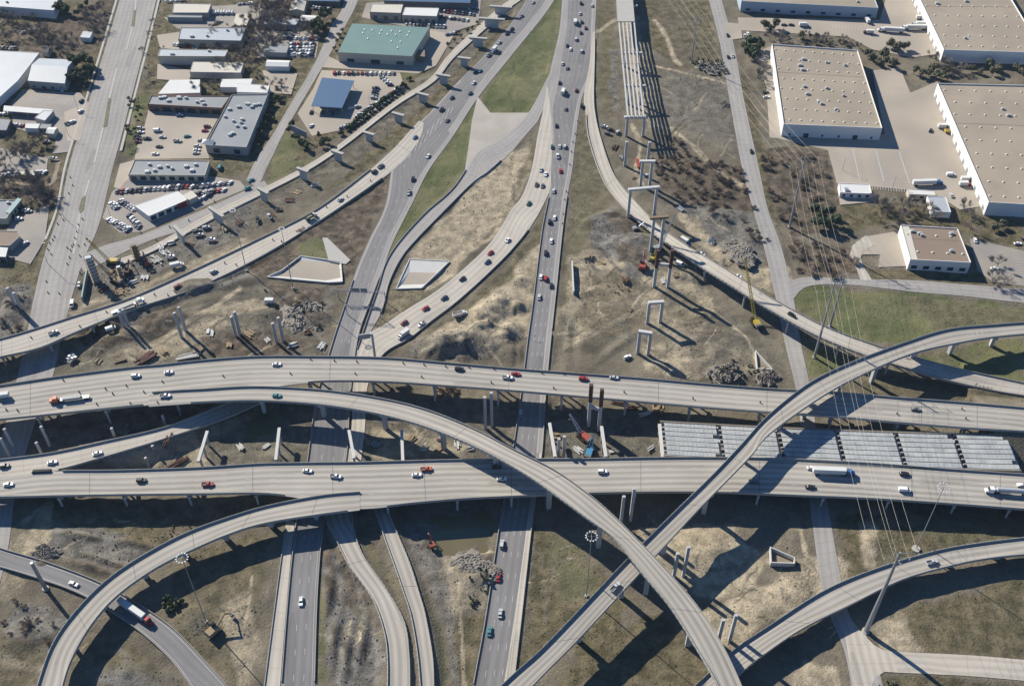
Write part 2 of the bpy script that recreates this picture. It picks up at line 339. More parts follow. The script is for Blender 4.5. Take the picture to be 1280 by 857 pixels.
for pts, mt in [
 ([(186,136),(278,138),(256,178),(262,198),(168,199),(172,180),(180,160)], 'lot_tan'), ([(140,240),(160,221),(256,219),(300,226),(308,236),(250,260),(178,290),(150,291),(128,272)], 'lot_grey'),
 ([(402,88),(500,91),(507,112),(440,160),(390,170),(372,142),(392,110)], 'lot_tan'), ([(402,66),(422,76),(515,77),(538,32),(572,36),(545,82),(523,92),(397,84)], 'lot_tan'),
 ([(458,4),(602,-6),(598,30),(560,42),(500,32),(452,22)], 'lot_grey'), ([(968,172),(1035,188),(1046,229),(1165,240),(1200,262),(1240,256),(1172,102),(1138,116),(1125,85),(1090,88),(1106,168)], 'lot_tan'),
 ([(922,22),(1100,25),(1110,-12),(1155,-12),(1185,66),(1140,72),(1090,62),(1060,46),(925,38)], 'lot_tan'), ([(945,66),(968,56),(980,174),(962,172),(958,110)], 'lot_tan'),
 ([(1212,298),(1300,318),(1300,360),(1240,352),(1222,338)], 'lot_grey'), ([(1080,296),(1126,288),(1140,332),(1098,334),(1100,318),(1064,318)], 'lot_tan'),
 ([(28,112),(100,116),(112,130),(90,150),(55,140),(12,132)], 'lot_grey'), ([(18,272),(62,256),(56,300),(38,330),(8,322),(8,288)], 'lot_grey'), ([(14,142),(66,138),(100,158),(82,178),(18,160)], 'lot_grey'),
 ([(197,80),(240,88),(236,102),(196,99)], 'lot_tan'), ([(196,44),(224,40),(224,62),(200,60)], 'lot_tan'), ([(328,88),(372,92),(364,118),(335,116)], 'lot_tan'), ([(205,22),(262,18),(300,36),(222,36)], 'lot_grey'),
 ([(262,8),(330,4),(322,34),(296,34),(262,24)], 'lot_grey'), ([(318,38),(400,40),(395,72),(322,72)], 'lot_grey'), ([(70,175),(92,170),(86,190),(66,192)], 'lot_grey'), ([(0,185),(60,198),(58,214),(0,214)], 'lot_grey'),
 ([(80,140),(112,128),(100,175),(84,176)], 'lot_tan'), ([(1048,243),(1092,242),(1096,252),(1050,256)], 'lot_tan'), ([(597,121),(613,141),(665,141),(685,97),(691,112),(672,152),(640,189),(612,216),(590,232),(572,240),(581,214),(586,180),(590,150)], 'pad_concrete'),
 ([(905,28),(926,30),(928,48),(912,50)], 'lot_tan'), ([(150,205),(168,200),(162,222),(150,236),(142,234)], 'lot_tan')]:
    patch('parking_lot', pts, mt, LOTZ); LOTZ += .0035
for pts in [([(1082,294),(1064,308),(1062,320),(1070,334),(1076,350),(1090,350),(1080,334),(1076,322),(1078,314),(1094,306)])]: patch('driveway', pts, 'concrete_road', .12)
patch('junction', [(1056,790),(1080,788),(1084,797),(1092,805),(1102,811),(1116,815),(1122,840),(1106,839),(1094,846),(1088,860),(1066,860)], 'concrete_road', .07)
patch('grass_island', [(167,13),(170,13),(168,33),(164,33)], 'leaf_olive', .22); patch('grass_island', [(135,124),(139,123),(134,158),(129,159)], 'leaf_olive', .22); patch('grass_island', [(102,247),(107,245),(105,262),(100,266),(98,262)], 'leaf_olive', .22)
# strips of raised median between islands
mb = MB()
for a, b in (((166,34),(158,63)), ((146,86),(137,123)), ((129,160),(118,204)), ((170,0),(169,13)), ((112,225),(106,245)), ((100,268),(92,318))):
    a, b = at(*a), at(*b); t = (b-a).normalized(); n = Vector((-t.y, t.x, 0))*.7
    mb.hexa([a-n, b-n, b+n, a+n][::1] if True else None, [p+Vector((0, 0, .2)) for p in (a-n, b-n, b+n, a+n)])
struct('street_median', mb, 'concrete')
# parking stripes in the right-hand yard and other lots
mb = MB()
def stripes(a, b, n, tx, ty, z=.125):
    for k in range(n+1):
        p = Vector(a).lerp(Vector(b), k/n); q = at(p.x, p.y, z); e = at(p.x+tx, p.y+ty, z); t = (e-q).normalized(); s = Vector((-t.y, t.x, 0))*.12
        mb.quad(q-s, e-s, e+s, q+s)
for a, b, n in (((1066,186),(1074,225),16), ((1095,188),(1104,226),16), ((1124,190),(1136,228),16), ((1040,190),(1046,224),14)): stripes(a, b, n, 9, .4); stripes(a, b, n, -9, -.4) if a[0] > 1050 else None
for (a, b) in (((1066,186),(1075,226)), ((1095,188),(1105,227)), ((1124,190),(1137,229))):
    q, e = at(*a, .13), at(*b, .13); t = (e-q).normalized(); s = Vector((-t.y, t.x, 0))*.2; mb.quad(q-s, e-s, e+s, q+s)
stripes((1040,30), (1096,33), 14, 2, 6); stripes((40,118), (92,124), 14, -5, 8); stripes((1090,232),(1130,235),12,1,5); stripes((1272,310),(1280,345),10,-8,0)
for k in range(9): stripes((562-k*6.5, 134+k*7.0), (562-k*6.5+4, 134+k*7.0), 1, -3, 8, .15)
struct('parking_markings', mb, 'paint_white')
# ---------------------------------------------------------------- bridges
B = {}
B['upper_overpass'] = Ribbon([(-40,486,-40,529,12.2),(0,482,0,525,12.2),(75,471,75,517.5,12.2),(160,460,165,508,12.3),(200,456.5,203,504,12.3),(250,451,252,496.5,12.35),(320,446,322,486,12.4),(400,446,398,477.5,12.5),(480,447.5,480,478,12.4),(560,454,556,483,12.2),(640,461,640,489,12),(720,467,720,496,11.9),(800,473,800,503,11.7),(880,480,880,510,11.5),(960,486,960,516,11.3),(1042,490.5,1042,521.5,11.1),(1120,497,1120,528.5,10.8),(1200,503,1200,535,10.4),(1280,510,1280,540,10),(1320,514,1320,543,9.8)])
B['curving_flyover'] = Ribbon([(186,491,186,507.8,12.42),(220,488.5,220,505.3,12.6),(250,487,250,503.5,12.75),(320,483.5,320,501.5,13.1),(405,488,395,506,14),(480,499,462,516,15.5),(535,513,520,530.5,17.2),(590,535,570,549,19),(640,561,615,570,20.6),(690,586,660,596,21.6),(732,615,697,622,22),(765,643,731,647,22),(807,685,768,675,21.6),(847,728,805,720,20.6),(877,765,838,760,19.6),(905,810,868,807,18.4),(927,857,897,857,17),(938,885,913,888,16.2)])
B['lower_overpass'] = Ribbon([(-40,602,-40,622,8.6),(0,596,0,622,8.6),(65,589,65,620.5,8.7),(150,588,150,619,8.8),(250,584.5,250,618,9),(320,580,320,617,9.1),(360,579,360,620,9.15),(400,578.5,400,627,9.2),(447,578,450,635.5,9.3),(520,576,520,629,9.5),(565,575,580,624,9.7),(640,574,640,621,9.8),(740,573.5,740,617,10),(825,572,825,615.5,10),(900,572,900,616,9.8),(975,573.5,975,619,9.4),(1085,579,1085,623.5,8.8),(1185,586.5,1185,630,8.3),(1280,593,1280,637,8),(1320,596,1320,640,7.8)])
B['loop_ramp'] = Ribbon([(450,615,450,637,9.42),(405,619,398,644,9.36),(345,630,330,655,8.8),(300,642,285,669,8.4),(240,663,243,687,8),(190,688,195,711,7.6),(140,720,146,746,7.4),(100,758,113,784,7.5),(67,803,90,825,7.8),(47,857,79,858,8.2),(41,885,74,885,8.4)])
B['straight_flyover'] = Ribbon([(600,882,645,880,11.2),(640,844,682,841,11.8),(677,811,718,805,12.6),(730,756,772,747,14),(782,701,820,695,15.4),(840,643,868,643,17),(890,594,910,600,18.1),(925,557,940,569,18.5),(960,519.5,962,543,18.6),(1010,480,1022,500,18.2),(1060,455,1072,472,17.4),(1132,428,1140,443,15.2),(1185,412,1200,429,12.8),(1240,406.5,1245,422,10.8),(1290,403,1290,418,9.8),(1330,402,1330,416.5,9)])
B['low_curved_ramp'] = Ribbon([(840,876,905,876,6),(870,856,925,843,5.8),(912,816,960,815,5.6),(960,783,1005,785,5.4),(1030,738,1062,757,5.2),(1100,709,1128,725,5.2),(1172,688,1194,706.5,5.4),(1230,678,1240,698,5.6),(1290,671,1290,693,5.6),(1330,667,1330,690,5.6)])
B['left_ramp_bridge'] = Ribbon([(-40,432,-40,458,7.4),(0,424,0,447,7.2),(45,411,50,435.5,6.6),(90,396.5,95,416,5.6),(160,374,163,388.5,3.6),(240,339,240,363,1.8),(320,301,320,325,.5),(395,263,395,280,.25),(457,217,470,229,.2),(480,197,500,205,.18),(494,184,514,190,.16),(510,166,526,170,.15),(524,151,530,154,.15)])
B['right_ramp_bridge'] = Ribbon([(741,40,744,40,.14),(737,80,743.5,78,.14),(730,119,742.5,118,.15),(732,140,744,142,.15),(736,175,751,173,.2),(754,226,767,218,.3),(780,261,791,249,.8),(812,289,823,282,2.6),(835,306,846,299,4.4),(880,337,888,325,7.4),(920,362,925,348,9),(960,387,965,373,9.8),(1020,420,1024,405,9.8),(1082,445,1085,428.5,8.8),(1130,460,1140,445.5,7.4),(1180,475,1190,459,5),(1242,489,1250,472.5,2),(1300,498,1300,483,.6)])
B['merging_ramp'] = Ribbon([(-30,577,-30,597,8.4),(0,574.5,0,596,8.4),(65,566,68,588.5,8),(130,552,130,572,7),(210,533,205,549.5,5.2),(280,506,277,525.5,3.2),(318,492,318,508,2.2),(350,478,352,494,1.4)])
B['tight_curved_ramp'] = Ribbon([(405,590,436,590,.4),(405,620,438,622,.6),(407,649,441,650,1),(420,675,445,671,1.2),(435,705,457,699,1.5),(465,748,484,738,2.0),(480,790,506,778,2.4),(484,822,512,818,2.7),(484,857,513,857,2.9),(483,885,512,885,3)])
B['slim_ramp'] = Ribbon([(460,610,476,610,1.2),(470,643,487,643,1.5),(492,705,511,700,1.8),(504,740,524,740,2),(513,768,532,768,2.1),(521,813,541,818,2.2),(525,857,543,857,2.3),(526,885,543,885,2.3)])
BL = dict(upper_overpass=('wide pale concrete overpass, the upper of the two crossing the photo from side to side','deck_concrete'),
 curving_flyover=('tall curving one-lane flyover sweeping from the upper overpass down to bottom centre','deck_concrete'), lower_overpass=('wide pale concrete overpass, the lower of the two crossing from side to side','deck_concrete'),
 loop_ramp=('curved concrete loop bridge leaving the lower overpass and bending to the bottom left corner','deck_concrete'), straight_flyover=('long high flyover rising from bottom centre and curving to the right edge','deck_concrete'),
 low_curved_ramp=('low curved ramp bridge at bottom right under the steel power pole','deck_concrete'), left_ramp_bridge=('concrete ramp crossing over the arterial street above the construction yard','concrete_road'),
 right_ramp_bridge=('long concrete ramp running under the unfinished bents to the grass field','concrete_road'), merging_ramp=('short concrete ramp joining the lower overpass between the two overpasses','concrete_road'),
 tight_curved_ramp=('curved low concrete ramp bending beside the black gravel tracks at the bottom','deck_concrete'), slim_ramp=('narrow concrete ramp with white barriers beside the grass strip at the bottom','deck_concrete'))
def pier_mb(r, dist, ncol, capw, depth, rad=.9):
    l, rr, tg = r.frame(dist); a = (rr-l); wid = a.length; a.normalize(); c = (l+rr)/2; zc = c.z-depth; mb = MB(); ang = math.atan2(a.y, a.x)
    if zc < 1.2: return None
    if ncol == 1:
        mb.box((c.x, c.y, zc-.8), (min(wid*.72, capw), 1.7, 1.6), ang); mb.box((c.x, c.y, (zc-1.6)/2-.2), (2.2, 1.9, zc-1.6+.4), ang)
    else:
        mb.box((c.x, c.y, zc-.6), (wid*.94, 1.3, 1.2), ang)
        for k in range(ncol):
            p = l.lerp(rr, .08+.84*k/(ncol-1)); mb.tube((p.x, p.y, -.6), (p.x, p.y, zc-1.2), .55, n=12)
    return mb
def bridge(key, piers=(), ncol=1, depth=2.2, solid=(0, 0), parapet=1.05, lines=(), joints=(), inset=2.0, capw=7, hiL=True, hiR=True, Lr=None, Rr=None):
    r = B[key]; lab, mt = BL[key]; base = r.C[len(r.C)//2]
    t = thing(key, lab, 'bridge' if key not in ('merging_ramp', 'tight_curved_ramp', 'slim_ramp') else 'ramp', (base.x, base.y, 0))
    part('roadway', r.surface(MB(), 0.0, inset=.3), mt, t)
    mb = MB(); n = len(r.L); sec = []
    for k in range(n):
        a = (r.R[k]-r.L[k]).normalized(); ins = min(inset, (r.R[k]-r.L[k]).length*.22); L, Rr_, z = r.L[k], r.R[k], Vector((0, 0, 1))
        sec.append([L-z*.02, L-z*.45, L+a*ins*.8-z*.62, L+a*ins-z*depth, Rr_-a*ins-z*depth, Rr_-a*ins*.8-z*.62, Rr_-z*.45, Rr_-z*.02])
    for k in range(n-1):
        for j in range(8): mb.quad(sec[k][j], sec[k][(j+1) % 8], sec[k+1][(j+1) % 8], sec[k+1][j])
    mb.quad(*sec[0]); mb.quad(*sec[-1]); part('deck', mb, 'concrete', t)
    for s0, s1 in ([solid] if solid[1] > solid[0] else []):
        mb = MB()
        for side in ('L', 'R'):
            prev = None; nn = 40
            for k in range(nn+1):
                d = r.len*(s0+(s1-s0)*k/nn); p = r.pt(d, .25, -.5, side == 'R'); q = Vector((p.x, p.y, -.8))
                if prev: mb.quad(prev[0], prev[1], q, p)
                prev = (p, q)
        part('retaining_wall', mb, 'concrete', t)
    for side, rng_ in (('L', Lr), ('R', Rr)):
        d0, d1 = (0, r.len) if rng_ is None else (r.len*rng_[0], r.len*rng_[1])
        if d1 > d0:
            b = part('barrier', r.wall(MB(), side, .38, parapet, d0=d0, d1=d1), 'barrier', t)
            mb = MB(); d, k = d0+.5, 0                                # the toothed outer face of the open rail, one continuous band
            while d < d1:
                o_ = -.13 if (k//2) % 2 else .03
                for z_, oo in ((-.35, o_), (parapet*.8, o_), (parapet*.82, .12)): mb.v.append(tuple(r.pt(d, oo, z_, side == 'R')))
                if k:
                    i_ = len(mb.v)-6
                    for j in (0, 1): mb.f.append((i_+j, i_+j+1, i_+j+4, i_+j+3)); mb.m.append(0)
                d += (.05, 1.3)[k % 2]; k += 1
            part('rail_face', mb, 'concrete', b)
    for e in (extension(r, 0), extension(r, 1)):
        if not e: continue
        part('roadway', e.surface(MB(), 0.0, inset=.3), mt, t); mb = MB(); z = Vector((0, 0, 1)); a = (e.R[0]-e.L[0]).normalized()*min(inset, e.W[0]*.22); sc2 = [[e.L[k]-z*.02, e.L[k]-z*.45, e.L[k]+a-z*depth, e.R[k]-a-z*depth, e.R[k]-z*.45, e.R[k]-z*.02] for k in (0, 6)]
        for j in range(6): mb.quad(sc2[0][j], sc2[0][(j+1) % 6], sc2[1][(j+1) % 6], sc2[1][j])
        part('deck', mb, 'concrete', t)
        for side in 'LR': part('barrier', e.wall(MB(), side, .38, parapet), 'barrier', t)
        mb = pier_mb(e, 35, ncol, capw, depth)
        if mb: part('pier', mb, 'pier_concrete', t)
    if lines:
        mb = MB()
        for kw in lines: r.line(mb, dz=.03, **kw)
        part('lane_markings', mb, ['paint_white', 'paint_yellow'], t)
    for f in joints:
        l, rr, tg = r.frame(r.len*f); a = (rr-l).normalized()*.45; mb = MB(); z = Vector((0, 0, .025)); w_ = tg*.075
        mb.quad(l+a-w_+z, rr-a-w_+z, rr-a+w_+z, l+a+w_+z); part('expansion_joint', mb, 'trim_dark', t)
    for f in piers:
        mb = pier_mb(r, r.len*f, ncol, capw, depth)
        if mb: part('pier', mb, 'pier_concrete', t)
    return t
DD = (3.0, 12.0)
fr4 = [dict(off=1.6, width=.18, m=0), dict(off=2.0, width=.18, from_right=True)]+[dict(off=0, frac=f, width=.15, dash=DD) for f in (.30, .50, .70)]
bridge('upper_overpass', [.06,.12,.185,.245,.31,.37,.43,.49,.55,.61,.67,.735,.80,.86,.92], 4, lines=fr4, joints=(.055, .33, .5, .64, .74, .88, .93), Rr=(.31, 1))
t = [o for o in COL.objects if o.name == 'upper_overpass'][0]; r = B['upper_overpass']; part('barrier', r.wall(MB(), 'R', .38, 1.05, d0=0, d1=r.len*.155), 'barrier', t)
bridge('curving_flyover', [.16,.25,.345,.44,.53,.62,.71,.80,.885], 1, lines=[dict(off=1.3, width=.13), dict(off=2.4, width=.15, from_right=True)], joints=(.3, .47, .62, .75, .87), Lr=(.005, 1), Rr=(.06, 1))
bridge('lower_overpass', [.08,.14,.2,.262,.325,.385,.445,.50,.56,.615,.67,.73,.79,.85,.91,.96], 4, lines=fr4, joints=(.11, .26, .335, .42, .5, .62, .73, .87, .95), Lr=(.085, 1), Rr=(0, .29))
r = B['lower_overpass']; t = [o for o in COL.objects if o.name == 'lower_overpass'][0]
part('barrier', r.wall(MB(), 'R', .38, 1.05, d0=r.len*.385), 'barrier', t)
bridge('loop_ramp', [.12,.24,.36,.47,.58,.70,.82], 1, lines=[dict(off=1.2, width=.13), dict(off=2.2, width=.13, from_right=True)], joints=(.12, .3, .44, .6, .77), inset=2, Lr=(.0, 1), Rr=(.03, 1))
bridge('straight_flyover', [.05,.125,.2,.28,.36,.44,.52,.575,.635,.70,.765,.835,.90,.96], 1, lines=[dict(off=2.2, width=.13), dict(off=1.2, width=.13, from_right=True)], joints=(.1, .19, .33, .42, .52, .6, .69, .78))
bridge('low_curved_ramp', [.14,.27,.38,.5,.6,.72,.84], 1, lines=[dict(off=1.8, width=.13), dict(off=1.2, width=.13, from_right=True)], joints=(.3, .45, .6, .75), depth=1.7)
bridge('left_ramp_bridge', [.05,.12,.19], 3, solid=(.22, .62), depth=1.5, lines=[dict(off=1.2, width=.14), dict(off=1.6, width=.14, from_right=True), dict(off=0, frac=.5, width=.13, dash=DD)], joints=(.05, .2), inset=1, parapet=.85, Lr=(0, .80), Rr=(0, .80))
bridge('right_ramp_bridge', [.43,.49,.555,.61,.67,.73,.79,.845], 2, solid=(.24, .40), depth=1.6, lines=[dict(off=1.0, width=.14, m=1), dict(off=1.3, width=.14, from_right=True)], joints=(.4, .52, .66, .8), inset=1, Lr=(.24, 1), Rr=(.02, 1), parapet=.85)
bridge('merging_ramp', [.12], 2, solid=(.15, 1), depth=1.2, lines=[dict(off=1.0, width=.14), dict(off=1.2, width=.14, from_right=True)], inset=.8, parapet=.95, Lr=(0, .97), Rr=(.25, .97))
bridge('tight_curved_ramp', [], 1, solid=(0, .98), depth=.8, lines=[dict(off=1.2, width=.13), dict(off=1.5, width=.13, from_right=True)], joints=(.42,), inset=.6, parapet=.9)
bridge('slim_ramp', [], 1, solid=(0, .98), depth=.8, lines=[dict(off=.9, width=.12)], joints=(.5,), inset=.5, parapet=.9)
# freeway barriers on the ground
def barrier(key, side, d0, d1, lab, h=.9, off=0.0):
    r = G[key]; p = r.pt(r.len*d0, 0, 0, side == 'R'); single('concrete_barrier', lab, 'barrier', r.wall(MB(), side, .5, h, d0=r.len*d0, d1=r.len*d1, off=off), 'barrier', (p.x, p.y, 0), group='concrete barriers along the ground roads')
barrier('central_freeway', 'L', .47, .985, 'low concrete barrier along the left edge of the central freeway'); barrier('central_freeway', 'R', .47, .66, 'low concrete barrier along right edge of central freeway above the upper overpass')
barrier('central_freeway', 'R', .665, .985, 'low concrete barrier along right edge of central freeway below the upper overpass')
barrier('west_freeway', 'L', .60, .985, 'dark-faced concrete barrier between the service strip and the lower west freeway'); barrier('west_freeway', 'R', .60, .985, 'concrete barrier along the right edge of the lower west freeway beside the gravel')
barrier('narrow_ramp', 'L', .42, .98, 'low curved wall along the left edge of the narrow ramp'); barrier('narrow_ramp', 'R', .33, .9, 'low curved wall along the sandy side of the narrow ramp'); barrier('curved_ramp', 'R', .42, .8, 'low barrier along the outer edge of the curved concrete ramp')
barrier('west_service_strip', 'L', .05, .98, 'low barrier with posts on the left edge of the pale service strip', h=.7); barrier('new_frontage_lane', 'R', .04, .97, 'dark retaining kerb along the new lane under the T-shaped piers', h=.7)
# ---------------------------------------------------------------- ground: one sheet to the horizon
def axis(lo, hi, step, far):
    a = list(np.arange(lo, hi+step, step)); d = step; x = hi; y = lo; A = []; Bk = []
    while x < far: d *= 1.5; x += d; A.append(x)
    d = step
    while y > -far: d *= 1.5; y -= d; Bk.append(y)
    return np.array(Bk[::-1]+a+A)
STEP = 1.1
gx, gy = axis(-520, 520, STEP, 4000), axis(150, 930, STEP, 4000)
X, Y = np.meshgrid(gx, gy); nx, ny = len(gx), len(gy)
def vnoise(scale, seed, octv=4):
    out = np.zeros_like(X); amp = 1.0; tot = 0
    rg = np.random.default_rng(seed)
    for o in range(octv):
        T = rg.random((257, 257)); fx = (X/scale*2**o) % 256; fy = (Y/scale*2**o) % 256
        ix, iy = fx.astype(int), fy.astype(int); tx, ty = fx-ix, fy-iy; tx = tx*tx*(3-2*tx); ty = ty*ty*(3-2*ty)
        v = (T[ix, iy]*(1-tx)*(1-ty)+T[ix+1, iy]*tx*(1-ty)+T[ix, iy+1]*(1-tx)*ty+T[ix+1, iy+1]*tx*ty)
        out += v*amp; tot += amp; amp *= .5
    return out/tot
N1, N2, N3, N4 = vnoise(60, 1), vnoise(22, 2), vnoise(7, 3, 3), vnoise(30, 4)
def inside(poly, px, py):
    res = np.zeros(px.shape, bool); n = len(poly)
    for i in range(n):
        x0, y0 = poly[i][:2]; x1, y1 = poly[(i+1) % n][:2]
        if y0 == y1: continue
        c = ((y0 > py) != (y1 > py)) & (px < (x1-x0)*(py-y0)/(y1-y0)+x0); res ^= c
    return res
def blur(a, n=1):
    for _ in range(n):
        a = (np.roll(a, 1, 0)+np.roll(a, -1, 0)+np.roll(a, 1, 1)+np.roll(a, -1, 1)+a*2)/6
    return a
wob = 9.0
WX, WY = X+(N2-.5)*wob+(N3-.5)*5, Y+(vnoise(22, 8)-.5)*wob+(vnoise(7, 9, 3)-.5)*5
def mask(pts, soft=3, strength=1.0):
    poly = [at(*p) for p in pts]; m = blur(inside(poly, WX, WY).astype(float), soft); return m*strength
grass = np.zeros_like(X); tan = np.zeros_like(X); grey = np.zeros_like(X); brush = np.zeros_like(X); mudm = np.zeros_like(X); olive = np.zeros_like(X)
def put(a, *polys, s=1.0, soft=3):
    for p in polys:
        m = mask(p, soft, s)
        for o in (grass, tan, grey, brush, mudm, olive):
            if o is not a: o *= (1-m)
        np.maximum(a, m, out=a)
# fields and verges (photo outlines)
put(olive, [(0,0),(155,0),(60,330),(0,440)], [(200,0),(470,0),(330,215),(150,235),(190,60)], s=.7)
put(brush, [(0,40),(60,25),(130,0),(150,0),(128,60),(60,75),(20,60)], [(320,0),(430,0),(400,40),(320,75)], [(0,195),(90,215),(75,255),(0,248)], s=.8)
put(grass, [(163,120),(190,118),(180,150),(158,150)], [(153,155),(176,155),(168,196),(148,196)], [(145,205),(165,200),(155,235),(138,240)], [(355,160),(398,178),(385,205),(330,228)], [(495,85),(530,92),(505,110)], s=.75)
put(olive, [(352,30),(428,30),(390,80),(330,90)], [(392,45),(418,60),(402,80),(385,80)], [(318,200),(360,160),(334,225)], [(375,175),(520,95),(545,80),(600,30),(560,66),(500,120),(430,170),(370,205)], s=.8)
put(mudm, [(650,0),(600,60),(500,165),(420,215),(300,300),(240,330),(140,360),(110,330),(240,290),(380,215),(500,128),(600,45),(640,0)], s=.55)
put(grey, [(330,240),(240,285),(120,335),(100,380),(160,355),(300,290)], s=.6)
put(olive, [(652,18),(600,70),(500,180),(400,245),(390,252),(480,172),(585,78),(640,20)], s=.9)
put(tan, [(300,292),(240,325),(150,365),(95,385),(85,398),(150,372),(240,336),(318,300)], s=.55)
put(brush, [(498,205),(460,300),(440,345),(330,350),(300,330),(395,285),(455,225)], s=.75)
put(grass, [(375,308),(402,298),(420,312),(408,330),(385,325)], s=.8)
put(grass, [(594,118),(608,150),(592,195),(566,232),(530,262),(502,300),(484,326),(476,336),(500,285),(535,210),(570,160)], [(688,-5),(710,-5),(696,60),(680,110),(666,146),(606,146),(612,105),(645,62)], s=1.0, soft=1)
put(olive, [(699,0),(708,0),(690,70),(668,140),(660,141),(684,70)], s=.45)
put(tan, [(612,214),(642,188),(664,176),(664,214),(650,246),(615,300),(560,345),(500,392),(462,420),(482,385),(490,352),(520,310),(552,270),(590,232)], s=.95)
put(olive, [(664,165),(672,180),(664,214),(640,258),(600,308),(590,312),(640,248),(655,200)], [(490,352),(480,386),(466,412),(500,396),(540,366),(520,350)], s=.7)
put(olive, [(690,214),(700,214),(690,290),(672,360),(655,420),(620,448),(500,446),(520,430),(580,385),(620,348),(655,310),(680,270)], s=.7)
put(tan, [(690,296),(672,330),(658,420),(600,446),(520,440),(540,420),(590,385),(640,350),(668,306)], s=.8)
put(grey, [(520,425),(570,412),(620,425),(640,440),(620,448),(500,446)], s=.55)
put(grass, [(746,0),(765,0),(768,80),(764,140),(752,150),(746,110)], [(742,190),(757,222),(770,250),(758,270),(735,290),(720,345),(700,420),(690,470),(704,350),(715,250),(722,200)], s=.5)
put(olive, [(746,0),(768,0),(768,145),(752,150)], [(722,150),(735,150),(752,205),(775,250),(745,290),(720,360),(695,440),(706,330)], s=.55)
put(grey, [(762,60),(770,60),(771,136),(764,140)], s=.9)
put(tan, [(770,0),(795,20),(830,160),(815,168),(800,145),(790,60)], s=.6)
put(olive, [(805,0),(885,0),(905,90),(850,85),(812,60)], s=.8); put(brush, [(812,0),(850,0),(880,60),(900,95),(850,80),(820,30)], s=.35)
put(grey, [(825,85),(915,100),(925,200),(880,170),(832,150)], s=.45)
put(brush, [(815,195),(870,195),(935,210),(945,265),(900,275),(860,262),(830,232)], [(940,182),(1036,188),(1048,240),(1045,285),(985,295),(955,250)], [(985,300),(1062,310),(1080,340),(1050,346),(1000,342)], s=.9)
put(grey, [(840,250),(940,265),(958,320),(930,345),(880,320)], s=.7)
put(tan, [(850,280),(868,270),(890,300),(940,330),(985,335),(990,370),(950,360),(900,335)], [(708,320),(760,310),(830,335),(880,360),(900,400),(860,440),(800,400),(740,420),(700,440)], [(800,430),(860,420),(940,440),(960,470),(860,472),(810,465)], s=.6)
put(olive, [(730,345),(800,340),(812,400),(760,420),(720,400)], [(830,350),(900,390),(870,420),(830,390)], s=.5)
put(grey, [(742,275),(770,262),(812,300),(815,320),(800,345),(785,350),(775,325),(745,310)], s=.95)
put(mudm, [(895,395),(960,410),(985,470),(880,470),(860,440)], s=.5)
put(olive, [(905,85),(935,95),(955,180),(975,290),(955,255),(930,130)], [(1046,258),(1160,250),(1280,280),(1280,310),(1120,275),(1050,290)], [(1080,335),(1240,340),(1240,356),(1085,350)], s=.8)
put(grass, [(992,356),(1060,358),(1280,382),(1280,402),(1180,412),(1130,430),(1085,428),(1040,408),(1000,386)], [(1140,445),(1200,430),(1280,420),(1280,482),(1190,460)], [(1012,430),(1040,440),(1065,452),(1010,478)], s=.85)
put(olive, [(1120,370),(1280,385),(1280,402),(1180,412)], [(1055,475),(1120,465),(1280,500),(1280,508),(1100,494),(1050,488)], [(1150,440),(1230,432),(1220,448),(1170,452)], s=.6)
put(mudm, [(0,470),(60,430),(140,425),(330,350),(420,380),(410,450),(320,446),(160,460)], s=.6)
put(tan, [(120,445),(150,425),(200,428),(260,395),(300,400),(250,430),(180,455)], [(220,400),(300,372),(420,370),(300,392)], s=.6)
put(grey, [(330,360),(420,355),(410,400),(340,385)], [(110,410),(150,430),(220,380),(320,345),(300,338),(200,375)], [(0,360),(36,350),(40,395),(20,420),(0,422)], s=.7)
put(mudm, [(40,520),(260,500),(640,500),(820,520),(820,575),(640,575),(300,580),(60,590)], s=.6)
put(tan, [(100,555),(250,540),(260,582),(100,590)], [(460,530),(600,560),(560,575),(462,575)], s=.55)
put(grass, [(322,508),(350,515),(345,545),(300,548)], s=.6)
put(olive, [(60,625),(420,630),(340,640),(240,668),(180,690),(100,660),(50,650)], s=.85); put(brush, [(180,625),(320,628),(290,650),(200,668)], s=.4)
put(grey, [(70,655),(140,668),(195,690),(140,715),(60,695),(40,670)], [(20,755),(105,765),(60,800),(0,800)], [(160,820),(235,850),(160,857),(110,850)], [(222,770),(258,760),(262,800),(235,790)], s=.85)
put(olive, [(230,690),(340,660),(335,760),(300,857),(260,840),(215,780),(205,740)], [(0,800),(60,810),(40,857),(0,857)], [(90,790),(170,800),(230,857),(120,830)], s=.6)
put(tan, [(0,690),(40,655),(60,640),(45,690),(20,740),(0,760)], [(270,760),(320,740),(320,857),(300,857)], [(0,820),(60,826),(60,840),(0,832)], s=.5)
put(grey, [(402,700),(425,690),(470,770),(480,857),(415,857)], s=.9); put(brush, [(402,665),(420,675),(462,740),(478,790),(450,770),(410,740)], s=.7)
put(grass, [(396,720),(410,740),(412,857),(396,857)], [(446,660),(468,650),(500,740),(508,770),(480,730)], [(520,700),(545,760),(560,857),(546,857),(538,770)], s=.55)
put(olive, [(445,655),(470,650),(512,765),(500,770)], s=.4)
put(grey, [(500,650),(560,650),(612,690),(605,760),(565,790),(540,740)], s=.6); put(tan, [(550,700),(600,690),(605,760),(570,780)], s=.5)
put(olive, [(560,780),(604,770),(592,857),(565,857)], s=.8)
put(olive, [(668,650),(730,690),(790,760),(690,800),(645,845),(660,760)], [(690,857),(740,800),(830,760),(890,857)], [(720,760),(790,740),(770,800),(720,830)], s=.8); put(grass, [(690,655),(735,690),(760,740),(700,760),(680,700)], s=.4)
put(tan, [(790,655),(925,655),(930,700),(850,720),(810,690)], [(870,760),(960,735),(1000,690),(1060,700),(1050,745),(960,785),(915,812),(880,790)], [(830,690),(900,670),(960,700),(940,740),(870,745)], s=.9)
